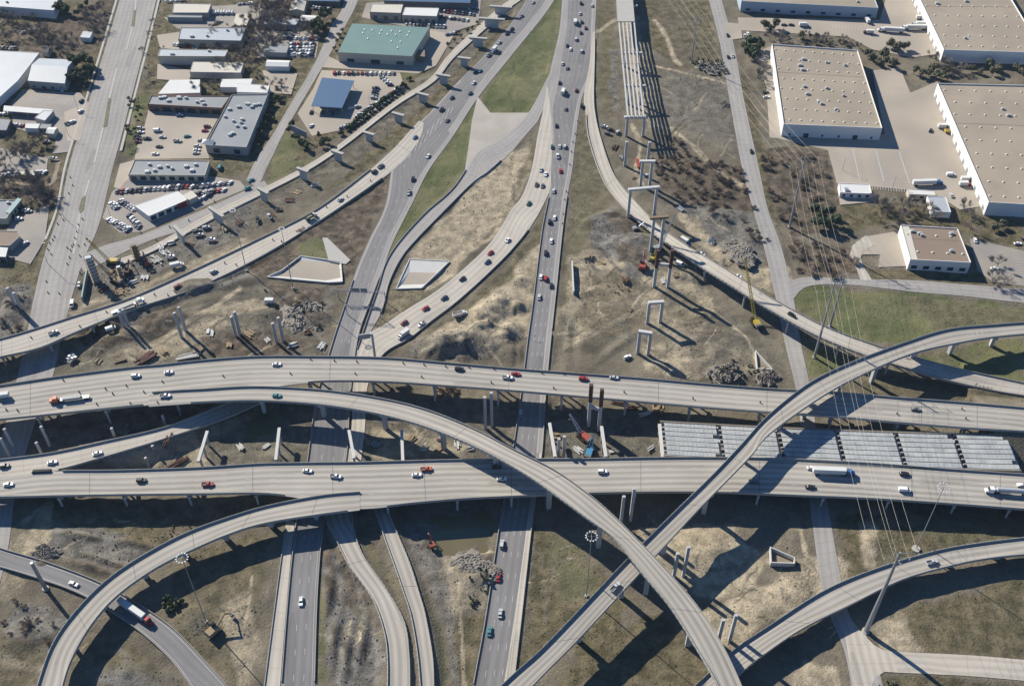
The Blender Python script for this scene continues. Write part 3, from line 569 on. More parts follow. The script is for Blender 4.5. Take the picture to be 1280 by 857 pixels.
put(olive, [(860,670),(920,660),(890,720)], s=.35); put(mudm, [(980,655),(1014,655),(1020,740),(985,730)], s=.4)
put(olive, [(1045,645),(1280,640),(1280,672),(1160,688),(1060,730)], [(1090,790),(1180,745),(1280,720),(1280,822),(1140,812)], [(1090,846),(1170,846),(1280,852),(1280,880),(1090,880)], s=.85); put(grass, [(1110,650),(1280,645),(1280,668),(1180,684)], s=.35)
put(tan, [(1072,658),(1100,657),(1090,710),(1078,705)], [(1090,780),(1130,765),(1160,810),(1100,812)], [(1000,820),(1050,830),(1050,857),(990,857)], s=.8)
put(tan, [(800,470),(830,470),(830,500)], s=.1)
put(brush, [(85,400),(150,395),(170,430),(110,445)], [(170,400),(230,385),(240,410),(190,425)], [(335,355),(410,358),(400,405),(345,400)], [(250,425),(330,410),(400,430),(330,446),(260,446)], [(755,268),(800,268),(812,290),(770,292)], [(765,300),(812,310),(800,335),(770,325)], [(60,530),(250,505),(330,520),(150,550)], s=.75, soft=2)  # dark brown cover: wet mud, plus spoil-heap shadows painted into the ground colour
put(grass, [(1000,362),(1060,362),(1120,375),(1090,415),(1040,405),(1005,385)], [(1180,440),(1215,436),(1205,470),(1180,465)], s=.6)
put(tan, [(58,628),(70,628),(70,642),(48,690),(24,692),(40,655)], s=.9, soft=1)
def track(a, pts, width, s=.8):
    P = catmull([at(*p) for p in pts], 6); m = np.zeros_like(X)
    for p, q in zip(P, P[1:]):
        x0, x1 = min(p.x, q.x)-width*2, max(p.x, q.x)+width*2; y0, y1 = min(p.y, q.y)-width*2, max(p.y, q.y)+width*2
        i0, i1 = np.searchsorted(gx, (x0, x1)); j0, j1 = np.searchsorted(gy, (y0, y1)); sx, sy = X[j0:j1, i0:i1], Y[j0:j1, i0:i1]
        if sx.size == 0: continue
        d = q-p; t = np.clip(((sx-p.x)*d.x+(sy-p.y)*d.y)/max(d.x**2+d.y**2, 1e-6), 0, 1)
        dist = np.hypot(sx-p.x-t*d.x, sy-p.y-t*d.y)+(N3[j0:j1, i0:i1]-.5)*width*.8
        m[j0:j1, i0:i1] = np.maximum(m[j0:j1, i0:i1], np.clip(1.5-dist/width*1.5, 0, 1))
    for o in (grass, tan, grey, brush, mudm, olive):
        if o is not a: o *= (1-m*s)
    np.maximum(a, m*s, out=a)
for pts, wd in ([[(820,82),(860,92),(900,102),(918,108)], 2.6], [[(790,155),(800,180),(795,215),(805,235)], 2.2], [[(838,160),(870,185),(900,215),(945,240)], 3], [[(852,268),(880,300),(930,335),(980,342)], 5], [[(818,25),(830,40),(842,70),(850,80)], 3],
 [[(30,652),(45,640),(62,628)], 3], [[(745,40),(786,20),(792,90),(806,140)], 2.5], [[(560,657),(570,700),(575,760),(580,857)], 1.2], [[(1000,660),(1008,700),(1010,740)], 2],
 [[(20,228),(60,232),(72,205),(66,196),(40,198)], 1.6], [[(170,440),(210,418),(260,388),(300,360)], 2.6], [[(860,345),(880,380),(930,420),(950,460)], 1.6], [[(300,800),(310,760),(315,720)], 1]): track(tan, pts, wd, .85)
for pts, wd in ([[(523,680),(540,700),(552,740),(562,800),(568,857)], 1.3], [[(530,675),(548,700),(560,740),(566,790),(572,857)], .9], [[(425,700),(440,745),(448,800),(455,857)], .8], [[(436,700),(452,750),(460,800),(470,857)], .8], [[(418,690),(426,740),(430,857)], 1.6],
 [[(740,290),(760,320),(775,340),(800,350)], 1.6], [[(900,380),(930,410),(960,415)], 1], [[(870,90),(865,130),(840,165)], .8], [[(850,95),(862,130),(845,150)], .8], [[(700,440),(760,420),(820,440)], 1], [[(560,440),(600,410),(640,420)], 1.3],
 [[(330,380),(370,390),(400,420)], 1.2], [[(150,440),(190,450)], 1], [[(100,780),(140,800),(170,840)], 1], [[(0,782),(60,795),(80,812)], 1.2], [[(735,420),(770,400),(800,440)], .8], [[(675,690),(682,740),(680,780)], .8], [[(690,690),(695,740)], .8]): track(grey if random.random() < .6 else mudm, pts, wd, .8)
for pts in ([(80,664),(124,675)], [(150,676),(184,684)], [(106,692),(152,710)], [(92,701),(135,717)], [(417,778),(420,822)], [(430,792),(437,840)], [(450,775),(458,825)], [(409,722),(412,768)]): track(brush, pts, 1.8, .7)
rng2 = random.Random(4)
for _ in range(330):                                   # wheel tracks over the work areas
    cx, cy = rng2.choice([(820,420), (880,330), (600,420), (240,400), (380,390), (180,540), (560,560), (960,720), (860,140), (740,390), (900,450), (290,760), (450,800), (820,690), (140,410), (330,410), (770,350), (850,400), (930,300), (540,720), (100,780), (860,110), (870,180), (1010,760), (120,670), (700,700), (500,560)])
    x, y, a = cx+rng2.uniform(-60, 60), cy+rng2.uniform(-30, 30), rng2.uniform(0, 6.3); pts = []
    for k in range(5): pts.append((x, y)); a += rng2.uniform(-.6, .6); x += math.cos(a)*9; y += math.sin(a)*6
    track(rng2.choice((mudm, grey, tan, brush)), pts, rng2.uniform(.4, 1.1), rng2.uniform(.5, .95))
# relief: flat under paving, embankments under the ramps, spoil heaps, pits
paved = np.zeros_like(X)
def pave(Ls, Rs, grow=2.0):
    poly = [tuple(p+(p-q).normalized()*grow)[:2] for p, q in zip(Ls, Rs)]+[tuple(q+(q-p).normalized()*grow)[:2] for p, q in list(zip(Ls, Rs))[::-1]]
    paved[inside(poly, X, Y)] = 1
for r in G.values(): pave(r.L, r.R)
for o in COL.objects:
    if o.name.startswith(('parking_lot', 'driveway')):
        pv = [o.data.vertices[i].co for i in range(len(o.data.vertices))]; paved[inside([(v.x, v.y) for v in pv], X, Y)] = 1
flat = np.clip(blur(paved, 3)*1.6, 0, 1)
Hh = ((N2-.5)*1.6+(N3-.5)*.9)*(1-flat)-.12-.25*(1-flat)
town = mask([(0,0),(470,0),(320,225),(100,320),(0,440)], 6); Hh = np.where(town > .3, np.minimum(Hh, -.08), Hh)
def bank(r, s0, s1, drop=.35, slope=1.7, side='LR'):
    n = int(r.len*(s1-s0)/2)+1
    for k in range(n+1):
        l, rr, tg = r.frame(r.len*(s0+(s1-s0)*k/n)); c = (l+rr)/2; hw = (rr-l).length/2; z = c.z-drop; reach = hw+max(z, .1)*slope+2
        i0, i1 = np.searchsorted(gx, (c.x-reach, c.x+reach)); j0, j1 = np.searchsorted(gy, (c.y-reach, c.y+reach))
        sx, sy = X[j0:j1, i0:i1]-c.x, Y[j0:j1, i0:i1]-c.y; al = np.abs(sx*tg.x+sy*tg.y); ac = np.abs(sx*tg.y-sy*tg.x)
        h = np.where(al < 2.5, z-np.clip(ac-hw-.4, 0, None)/slope, -9); Hh[j0:j1, i0:i1] = np.maximum(Hh[j0:j1, i0:i1], h)
bank(B['left_ramp_bridge'], .22, 1.0); bank(B['right_ramp_bridge'], 0, .17); bank(B['tight_curved_ramp'], .0, 1); bank(B['slim_ramp'], 0, 1); bank(B['merging_ramp'], .25, 1, slope=1.2)
bank(B['right_ramp_bridge'], .93, 1, slope=3); bank(B['upper_overpass'], .945, 1.0); 
def heap(x, y, rad, h, asp=1.0, ang=0.0, rough=.35):
    c = at(x, y); ca, sa = math.cos(ang), math.sin(ang); rx = rad*max(asp, 1)*1.6
    i0, i1 = np.searchsorted(gx, (c.x-rx, c.x+rx)); j0, j1 = np.searchsorted(gy, (c.y-rx, c.y+rx)); sx, sy = X[j0:j1, i0:i1]-c.x, Y[j0:j1, i0:i1]-c.y
    u, v = (sx*ca+sy*sa)/(rad*asp), (-sx*sa+sy*ca)/rad; d = np.hypot(u, v)+(N3[j0:j1, i0:i1]-.5)*rough*1.6
    Hh[j0:j1, i0:i1] += h*np.clip(1.1-d, 0, 1)**1.2*(1-paved[j0:j1, i0:i1])
for a in ((195,405,9,3.2,5,.35), (225,393,8,2.6,4,.3), (150,425,8,3.6,3,.4), (250,378,7,2.2,4,.3), (300,352,6,2,4,.35), (750,272,6,2.2,3,.6), (738,305,6,1.8,2.5,1.9), (762,340,6,2,3,-.5), (790,352,5,2,3,-.3), (718,425,4,-1.6,5,1.5), (772,432,4,1.2,5,.8), (880,395,5,1.2,4,.4), (920,420,5,1.4,4,-.5), (850,455,5,1.3,4,.1), (895,440,5,1.2,3,.9), (780,400,4,1,5,.5), (735,365,4,1,4,.4), (700,400,4,1.5,3,1.5), (600,398,12,5,1.3,.3), (625,380,10,4.5,1.5,.2), (585,428,14,6,1.8,.4), (545,432,12,5,1.6,.2), (635,415,10,5.5,1), (612,412,6,3.5,1.2), (650,385,6,3), (650,350,7,2.5,1.3), (640,440,9,2,1.5), (760,280,9,2.6,2,-.2), (795,300,10,2.6,1.6,.2), (780,335,9,2,1.5), (905,470,9,2.6,2,0), (955,470,9,2.5,1.3),
 (905,465,6,1.5), (375,375,9,3,1.2), (350,365,8,2.2,1.5), (390,398,9,3,1.2), (330,395,8,2.5,1.3), (25,378,9,2.6,1.2), (10,395,9,3,1), (5,365,7,2), (245,362,9,2,1.5), (140,412,8,3,1.6,.3), (190,395,8,2,2,.3), (610,720,7,2.2,1.2), (585,725,9,2,1.2), (570,715,6,1.5), (605,700,5,1.5),
 (418,800,3.4,2.8,5,1.62), (434,815,3.4,3.0,5,1.55), (453,800,3.4,2.6,5,1.5), (411,745,3.4,2.6,5,1.65), (412,695,4,1.4,1.6), (425,705,4,1.4), (240,778,8,2,1.2), (55,700,6,1.5), (50,690,5,1.2), (102,669,2.6,2.2,6,-.17), (165,679,2.4,2.0,6,-.2), (128,700,3,2.6,6,-.33), (112,708,3,2.6,6,-.3),
 (890,690,12,2.2,1.4,.3), (940,760,14,2,1.3), (990,740,10,2,1), (1030,690,9,1.5), (1085,680,6,1.3,1.5,1.4), (855,345,7,2,1.4), (920,320,10,2.6,1.3), (940,300,8,2), (900,270,10,2.2,1.5), (870,60,5,1), (885,82,10,1.2,1.8,-.2), (850,465,10,2,2), (570,460,7,2), (500,555,9,1.6,1.3), (590,570,8,1.6), (340,575,7,1.6), (200,580,6,1), (860,560,9,1.4,1.5), (20,800,9,2,1.3), (60,790,9,2,1.5), (150,845,10,1.8,1.4), (730,430,8,1.6,1.3)): heap(*a)
for a in ((160,410,14,-2.6,3,.35), (250,385,10,-2,3,.35), (700,520,18,-1.5,1.5), (573,664,17,-3.4,1.25), (60,505,12,-1.5,2), (745,300,6,-1.2,2), (800,322,5,-1.2,2)): heap(*a)
Hh = np.where(paved > 0, np.minimum(Hh, -.08), Hh)
for pl in ([(513,325),(561,327),(527,359),(497,360)], [(377,321),(425,328),(427,351),(410,352),(338,345),(353,339)]): Hh[inside([at(*p) for p in pl], X, Y)] = -2.0
def ground_z(x, y):
    i = int(np.clip(np.searchsorted(gx, x), 1, nx-1)); j = int(np.clip(np.searchsorted(gy, y), 1, ny-1)); return float(max(Hh[j, i], Hh[j-1, i-1]))
me = bpy.data.meshes.new('ground'); vs = np.stack([X, Y, Hh], -1).reshape(-1, 3).astype(np.float32)
I = (np.arange(ny-1)[:, None]*nx+np.arange(nx-1)[None, :]).reshape(-1); F = np.stack([I, I+1, I+nx+1, I+nx], -1).astype(np.int32)
me.vertices.add(len(vs)); me.vertices.foreach_set('co', vs.ravel()); me.loops.add(F.size); me.loops.foreach_set('vertex_index', F.ravel()); me.polygons.add(len(F))
me.polygons.foreach_set('loop_start', np.arange(0, F.size, 4, dtype=np.int32)); me.polygons.foreach_set('loop_total', np.full(len(F), 4, np.int32)); me.polygons.foreach_set('use_smooth', np.ones(len(F), bool)); me.update(calc_edges=True)
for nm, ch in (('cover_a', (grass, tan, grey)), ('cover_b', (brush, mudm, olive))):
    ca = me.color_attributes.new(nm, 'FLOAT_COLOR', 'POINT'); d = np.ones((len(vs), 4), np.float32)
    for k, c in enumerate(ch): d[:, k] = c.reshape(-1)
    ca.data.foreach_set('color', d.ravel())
m = bpy.data.materials.new('ground'); m.use_nodes = True; n = m.node_tree; b = n.nodes['Principled BSDF']; Lk = n.links; b.inputs['Roughness'].default_value = .95; b.inputs['Specular IOR Level'].default_value = .1
tc = n.nodes.new('ShaderNodeTexCoord')
def gnoise(s, det=5, rough=.6):
    x = n.nodes.new('ShaderNodeTexNoise'); x.inputs['Scale'].default_value = s; x.inputs['Detail'].default_value = det; x.inputs['Roughness'].default_value = rough; Lk.new(tc.outputs['Object'], x.inputs['Vector']); return x.outputs['Fac']
def gm(op, a, b_):
    x = n.nodes.new('ShaderNodeMath'); x.operation = op
    for i, v in enumerate((a, b_)):
        if isinstance(v, (int, float)): x.inputs[i].default_value = v
        else: Lk.new(v, x.inputs[i])
    return x.outputs[0]
def gmix(fac, a, b_):
    x = n.nodes.new('ShaderNodeMix'); x.data_type = 'RGBA'
    Lk.new(fac, x.inputs[0]) if not isinstance(fac, (int, float)) else setattr(x.inputs[0], 'default_value', fac)
    for i, v in ((6, a), (7, b_)):
        if isinstance(v, tuple): x.inputs[i].default_value = (*v, 1)
        else: Lk.new(v, x.inputs[i])
    return x.outputs[2]
def ramp(f, lo, hi):
    x = n.nodes.new('ShaderNodeMapRange'); x.inputs[1].default_value = lo; x.inputs[2].default_value = hi; Lk.new(f, x.inputs[0]); return x.outputs[0]
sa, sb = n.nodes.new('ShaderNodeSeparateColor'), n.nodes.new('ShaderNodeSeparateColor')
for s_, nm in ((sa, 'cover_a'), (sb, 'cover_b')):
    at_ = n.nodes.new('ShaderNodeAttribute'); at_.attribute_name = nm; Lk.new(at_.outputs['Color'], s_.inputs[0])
nA, nB, nC, nD = gnoise(.035), gnoise(.16), gnoise(.75, 4, .7), gnoise(.011, 4)
c = gmix(ramp(nA, .35, .65), (.108, .093, .069), (.180, .156, .116))
def cover(c, m_, col1, col2, nz, lo=.40, hi=.60): return gmix(ramp(gm('ADD', m_, gm('MULTIPLY', gm('SUBTRACT', nC, .5), .5)), .15, .75), c, gmix(ramp(nz, lo, hi), col1, col2))
c = cover(c, sb.outputs[2], (.082, .073, .042), (.142, .119, .074), nB)            # dry olive grass
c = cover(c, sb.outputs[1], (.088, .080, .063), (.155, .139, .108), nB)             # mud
c = cover(c, sb.outputs[0], (.064, .053, .039), (.138, .110, .082), nB)             # brush, dark mud and painted spoil-heap shade
c = cover(c, sa.outputs[2], (.105, .098, .086), (.185, .172, .150), nB)             # gravel and spoil
c = cover(c, sa.outputs[1], (.240, .205, .146), (.365, .308, .218), nB)             # sandy soil
c = cover(c, sa.outputs[0], (.092, .104, .045), (.142, .136, .070), nA)             # green grass
nE = gnoise(2.6, 3, .7)
f = gm('MULTIPLY', gm('ADD', gm('MULTIPLY', nC, .9), .55), gm('ADD', gm('MULTIPLY', nE, .7), .65)); f = gm('MULTIPLY', f, gm('ADD', gm('MULTIPLY', nB, .5), .75)); f = gm('MULTIPLY', f, gm('ADD', gm('MULTIPLY', nD, .5), .75))
vm = n.nodes.new('ShaderNodeVectorMath'); vm.operation = 'SCALE'; Lk.new(c, vm.inputs[0]); Lk.new(f, vm.inputs['Scale']); Lk.new(vm.outputs[0], b.inputs['Base Color'])
bp = n.nodes.new('ShaderNodeBump'); bp.inputs['Strength'].default_value = .7; bp.inputs['Distance'].default_value = .8; Lk.new(gnoise(.9, 4, .7), bp.inputs['Height']); Lk.new(bp.outputs[0], b.inputs['Normal'])
me.materials.append(m); go = bpy.data.objects.new('ground', me); COL.objects.link(go); tag(go, kind='structure')
# the pond in the pit, paved aprons
patch('water', [(520,625),(622,625),(618,705),(590,715),(550,712),(524,690)], 'water', -1.3)
for pts, mt, z in (([(373,309),(382,300),(420,331),(416,347),(402,335)], 'concrete', .12), ([(368,320),(424,328),(410,330),(360,350),(340,345)], 'concrete', .10)): pass
# ---------------------------------------------------------------- buildings
def building(name, label, cat, roof, h, wallm, roofm, par=.7, glaze=(), units=0, sky=None, doors=(), gable=0, group=None, canopy=False, seed=1):
    P = [at(x, y, h) for x, y in roof]; n = len(P); c = sum(P, Vector())/n; t = thing(name, label, cat, (c.x, c.y, 0), 0, group); rd = random.Random(seed)
    if canopy:
        mb = MB()
        for p in P: q = p.lerp(c, .07); mb.tube((q.x, q.y, -.2), (q.x, q.y, h-.3), .2)
        for k in range(n):
            q = ((P[k]+P[(k+1) % n])/2).lerp(c, .05); mb.tube((q.x, q.y, -.2), (q.x, q.y, h-.3), .2)
        part('post', mb, 'steel_pale', t); ins = [p.lerp(c, .35) for p in P]; part('wall', MB().prism(ins, -.2, h-.35), wallm, t)
        part('roof', MB().prism(P, h-.3, h), roofm, t)
    else:
        mb = MB()
        for k in range(n):
            a, b = P[k], P[(k+1) % n]; mb.quad((a.x, a.y, -.8), (b.x, b.y, -.8), b-Vector((0, 0, .02)), a-Vector((0, 0, .02)))
        part('wall', mb, wallm, t)
        if gable:
            i, j = (0, 1) if gable == 1 else (1, 2); a, b, c2, d = P[i], P[j], P[(j+1) % n], P[(i+3) % n]; e1, e2 = (a+d)/2+Vector((0, 0, gable_h(a, d))), (b+c2)/2+Vector((0, 0, gable_h(a, d)))
            ov = Vector((0, 0, .03)); mb = MB().quad(a+ov, b+ov, e2+ov, e1+ov).quad(e1+ov, e2+ov, c2+ov, d+ov).quad(a, e1, d).quad(b, c2, e2); part('roof', mb, roofm, t)
        else:
            rz = h-par if par else h; a = [p.lerp(c, .004) for p in P]; mb = MB().quad(*[(p.x, p.y, rz) for p in a]); part('roof', mb, roofm, t)
            if par:
                mb = MB()
                for k in range(n):
                    p, q = P[k], P[(k+1) % n]; tn = (q-p).normalized(); nr = Vector((-tn.y, tn.x, 0))
                    if (c-p).dot(nr) < 0: nr = -nr
                    ww = .35; mb.quad(p, q, q+nr*ww, p+nr*ww); mb.quad(p+nr*ww, q+nr*ww, q+nr*ww-Vector((0, 0, par)), p+nr*ww-Vector((0, 0, par)))
                part('parapet', mb, wallm, t)
    def onwall(k, f0, f1, z0, z1, mt, nm, d=.08):
        a, b = P[k], P[(k+1) % n]; tn = (b-a); tn.z = 0; nr = Vector((-tn.y, tn.x, 0)).normalized()
        if (c-a).dot(nr) > 0: nr = -nr
        p, q = a.lerp(b, f0), a.lerp(b, f1); part(nm, MB().hexa([(v.x, v.y, z0) for v in (p+nr*.02, q+nr*.02, q+nr*d, p+nr*d)], [(v.x, v.y, z1) for v in (p+nr*.02, q+nr*.02, q+nr*d, p+nr*d)]), mt, t)
    for k, cnt, z0, z1, fill in glaze:
        for i in range(cnt): onwall(k, (i+.5-fill/2)/cnt, (i+.5+fill/2)/cnt, z0, z1, 'window_glass', 'window')
    for k, cnt, z1, fill, mt in doors:
        for i in range(cnt): onwall(k, (i+.5-fill/2)/cnt, (i+.5+fill/2)/cnt, 0, z1, mt, 'door', .1)
    ex, ey = (P[1]-P[0]), (P[-1]-P[0]) if n == 4 else (P[2]-P[1]); rz = h-(par if not canopy else 0)
    if sky:
        nx_, ny_ = sky
        for i in range(nx_):
            for j in range(ny_):
                u, v = (i+.5+(.18 if j % 2 else -.18))/nx_, (j+.5)/ny_; p = P[0].lerp(P[1], u).lerp(P[3].lerp(P[2], u), v)
                part('skylight', MB().box((p.x, p.y, rz+.3), (1.5, 1.5, .6), 0, taper=.55), 'roof_cream', t)
    for i in range(units):
        u, v = rd.uniform(.1, .9), rd.uniform(.15, .85); p = P[0].lerp(P[1], u).lerp(P[-1 if n == 4 else n-1].lerp(P[2], u), v); s = rd.uniform(1.4, 2.4)
        mb = MB().box((p.x, p.y, rz+.65), (s*1.2, s, 1.3), rd.choice((0, .02))).tube((p.x, p.y, rz+1.3), (p.x, p.y, rz+1.5), s*.35, n=10); part('roof_unit', mb, 'steel_pale', t)
    if sky or units:
        mb = MB()
        for v in ((.36,) if n == 4 else ()):
            a, b = P[0].lerp(P[3], v), P[1].lerp(P[2], v); mb.box(((a.x+b.x)/2, (a.y+b.y)/2, rz+.04), ((b-a).length*.97, .5, .08), math.atan2((b-a).y, (b-a).x))
            if sky: part('roof_seam', mb, 'roof_brown', t)
    return t
def gable_h(a, d): return (a-d).length*.12
bd = building
bd('warehouse', 'large tan-roofed white warehouse beside the side street, its whole roof in view', 'warehouse', [(965,55),(1072,62.5),(1103,160),(979.5,155)], 10, 'wall_white', 'roof_tan', .9, sky=(9,8), units=12, glaze=[(2,6,1,2.6,.12)], doors=[(2,2,3.2,.10,'window_glass')], seed=3)
bd('warehouse', 'long tan-roofed white warehouse cut by the right edge with loading docks on its left wall', 'warehouse', [(1172,104),(1345,108),(1400,262),(1236,252.5)], 10, 'wall_white', 'roof_tan', .9, sky=(9,9), units=5, doors=[(3,14,3.4,.35,'steel')], seed=5)
bd('warehouse', 'tan-roofed white warehouse in the top right corner with trucks backed to its wall', 'warehouse', [(1140,-22),(1252,-22),(1305,66),(1180,62)], 10, 'wall_white', 'roof_tan', .9, sky=(8,7), units=4, doors=[(3,10,3.4,.35,'steel')], seed=8)
bd('warehouse', 'tan-roofed warehouse with blue-grey front cut off by the top edge', 'warehouse', [(918,-30),(1084,-28),(1098,10),(927,1.5)], 9, 'wall_blue', 'roof_tan', .8, units=4, glaze=[(2,9,1,3,.3)], seed=2)
t = bd('office_building', 'brown-roofed white office building beside the curved concrete drive', 'office', [(1126,281),(1197,285),(1214,328),(1138,324)], 8, 'wall_white', 'roof_brown', .6, units=5, sky=(4,2), glaze=[(2,5,1,3.5,.5)], seed=4)
q = [at(x, y, 7.6) for x, y in ((1126.5,281.5),(1136,282),(1147,324),(1138.5,323.5))]; part('roof_strip', MB().quad(*q), 'roof_cream', t)
bd('small_office', 'small white-roofed flat office at the corner of the striped yard', 'office', [(1048.5,228.5),(1087,230),(1090,242),(1050.5,240.5)], 4, 'wall_white', 'roof_white', .3, glaze=[(2,4,.8,2.6,.4)], units=2)
bd('small_office', 'narrow white-roofed shed near the blue parked truck', 'shed', [(1134,236),(1167,238),(1170,244),(1137,242.5)], 4, 'wall_cream', 'roof_white', .2, glaze=[(2,3,.8,2.6,.4)])
bd('small_office', 'square pale-roofed block behind the bare trees above the brown-roofed office', 'office', [(1159,245),(1182,245.5),(1189,265),(1166,264)], 4.5, 'wall_white', 'roof_silver', .3, units=2)
bd('warehouse', 'long grey-roofed white building in the top left corner', 'warehouse', [(-40,-12),(75,-8),(67,13),(-40,5)], 7, 'wall_white', 'roof_silver', .5, units=5)
bd('metal_shed', 'silver gabled metal building beside the dark evergreen trees', 'shed', [(49,73),(92,75),(81,104.5),(34.5,101)], 6, 'wall_grey', 'roof_silver', 0, gable=1, glaze=[(2,4,.8,2.4,.3)])
bd('metal_shed', 'wide pale metal shed cut by the left edge above the striped lot', 'shed', [(-60,60),(49,66),(22,101),(-8,128),(-60,128)], 6, 'wall_white', 'roof_silver', .2)
bd('carport', 'long white-roofed carport along the bottom of the striped lot', 'carport', [(5,132),(66,137),(63,143),(4,138.5)], 4, 'wall_dark', 'roof_white', 0, canopy=True)
bd('canopy_building', 'pale silver-roofed canopy at the end of the long white carport', 'canopy', [(54,138),(67,138.5),(56,151),(43,147)], 4.2, 'wall_grey', 'roof_silver', .15)
bd('small_shed', 'dark low shed at the left edge among parked cars', 'shed', [(-20,146),(14,149),(8,163),(-20,162)], 4, 'wall_dark', 'roof_grey', .2)
bd('small_shed', 'small bright white-roofed shed in the crowded car yard', 'shed', [(32,154),(50,154.5),(47.5,160.5),(31,160)], 3.5, 'wall_white', 'roof_white', .1); bd('small_shed', 'grey-roofed shed joined to the bright white shed in car yard', 'shed', [(51,154.5),(65,155),(63,161),(48.5,160.5)], 3.4, 'wall_dark', 'roof_grey', .1)
bd('kiosk', 'little white hip-roofed kiosk beside the arterial street', 'kiosk', [(61,159),(72,159.5),(67,167.5),(57,166.5)], 3.6, 'wall_cream', 'roof_white', 0, gable=1)
bd('restaurant', 'low building with an aqua roof edge at the left edge', 'restaurant', [(-25,250),(26,249),(12,266),(8,273),(-25,272)], 4.5, 'wall_cream', 'roof_grey', .6, units=3, glaze=[(1,4,.6,2.6,.5)]); 
P = [at(x, y, 4.7) for x, y in ((22,247),(27,249),(12,267),(7,265))]; single('aqua_awning', 'aqua metal awning edging the low restaurant at the left', 'awning', MB().hexa([p-Vector((0, 0, .9)) for p in P], P), 'roof_aqua', (P[0].x, P[0].y, 0))
bd('filling_station', 'brown-roofed shop with a white canopy at the left edge below the restaurant', 'shop', [(-25,287),(22,289),(24,296),(12,307),(-25,306)], 4.5, 'wall_grey', 'roof_brown', .3); bd('canopy', 'white flat canopy beside the brown-roofed shop at the left edge', 'canopy', [(-12,308),(10,309.5),(7,321),(-12,320)], 4.2, 'wall_dark', 'roof_white', 0, canopy=True)
bd('small_shed', 'small pale square hut near the top of the arterial street', 'shed', [(104,39),(116,39.5),(112,47.5),(100,46.5)], 3.5, 'wall_white', 'roof_silver', .1)
bd('small_shed', 'long low car shelter with a pale roof beneath the bare trees at left', 'shed', [(24,214),(44,215),(43,219),(22,218)], 2.8, 'wall_grey', 'roof_cream', .0)
bd('commercial_building', 'cream and white roofed shop unit at the top beside the tank yard', 'shop', [(217,4),(264,5),(260,16),(215,16)], 5, 'wall_grey', 'roof_cream', .3)
bd('commercial_building', 'dark grey low building below the cream-roofed shop unit', 'shop', [(211,18.5),(253,19.5),(252,22),(209,21.5)], 4, 'wall_grey', 'roof_grey', .2)
bd('commercial_building', 'grey flat-roofed unit with three roof vents, second building down the row', 'shop', [(226,34.5),(307,34.5),(301,51),(222.5,49)], 6, 'wall_grey', 'roof_silver', .4, units=4, doors=[(2,4,3,.4,'wall_dark')])
bd('commercial_building', 'long silver-roofed hall with a tall pale front wall facing the concrete apron', 'shop', [(200,61),(285,62.5),(281,70.5),(197,70)], 7, 'wall_cream', 'roof_silver', .3, units=3, doors=[(2,5,3,.3,'steel_pale')])
bd('commercial_building', 'cream-roofed long shed between the silver hall and the white roof', 'shop', [(241,77),(305,78),(301,91),(237,90)], 4.6, 'wall_grey', 'roof_cream', .2)
bd('commercial_building', 'bright white-roofed square shed behind the strip mall', 'shop', [(212,100),(250,99.5),(250,116),(197.5,117.5)], 4, 'wall_white', 'roof_white', 0)
bd('commercial_building', 'white-roofed long shed right of the square white shed', 'shop', [(277,99),(316,98.5),(312,109),(275,109)], 4, 'wall_white', 'roof_white', 0); bd('house', 'white house with pale roof above the local street', 'house', [(334,75),(363,76),(360.5,83.5),(332,83)], 3.8, 'wall_white', 'roof_white', 0, gable=1)
t = bd('strip_mall', 'low grey-roofed strip mall wing with a row of dark shop bays', 'strip mall', [(189,119.5),(288,120),(277,135),(184,130)], 5.5, 'wall_brick', 'roof_grey', .5, units=9, doors=[(2,6,3.6,.7,'window_glass')], seed=6)
t = bd('strip_mall', 'grey-roofed strip mall block standing end-on beside the parking court', 'strip mall', [(290,118),(335,117.5),(308,184),(256.5,181)], 6.5, 'wall_grey', 'roof_grey', .6, units=16, glaze=[(2,2,.6,4,.3),(3,5,.6,3.5,.4)], seed=7)
P = [at(x, y, 6.9) for x, y in ((254,174),(268,175),(266,182.5),(251,180))]; c = sum(P, Vector())/4; mb = MB()
for k in range(4): mb.quad(P[k], P[(k+1) % 4], c+Vector((0, 0, 2.2)))
part('entrance_roof', mb, 'roof_silver', t)
bd('dealership_building', 'flat grey-roofed sales building above the row of parked cars', 'dealership', [(168,199.5),(262,200.5),(256,219),(160,218)], 5, 'wall_cream', 'roof_grey', .5, units=9, glaze=[(2,8,.6,3.6,.6)], seed=9)
t = bd('showroom', 'bright white-roofed showroom with a red end wall in the car lot', 'showroom', [(168,257),(222,238.5),(234,249.5),(186,270)], 4.6, 'wall_white', 'roof_white', .1, glaze=[(2,5,.5,3.6,.7)], seed=2)
a, b = at(234,249.5,4.6), at(186,270,4.6); n_ = Vector((.4, -.9, 0)).normalized()
q0, q1 = a.lerp(b, .02), a.lerp(b, .26); part('red_wall_panel', MB().hexa([(v.x, v.y, .3) for v in (q0+n_*.1, q1+n_*.1, q1+n_*.3, q0+n_*.3)], [(v.x, v.y, 4.5) for v in (q0+n_*.1, q1+n_*.1, q1+n_*.3, q0+n_*.3)]), 'red_panel', t)
bd('small_shed', 'small cream flat-roofed annex at the right end of the white showroom', 'shed', [(226,244),(239,237.5),(247,245),(236,250)], 4, 'wall_cream', 'roof_cream', .1)
t = bd('big_store', 'large green-roofed store with a pale front beside the frontage row', 'store', [(440,29.5),(537,34.5),(515,70.5),(422,65.5)], 8, 'wall_cream', 'roof_green', 0, gable=0, glaze=[(2,3,.5,3.2,.3)], doors=[(2,1,3.4,.12,'trim_dark')], seed=5)
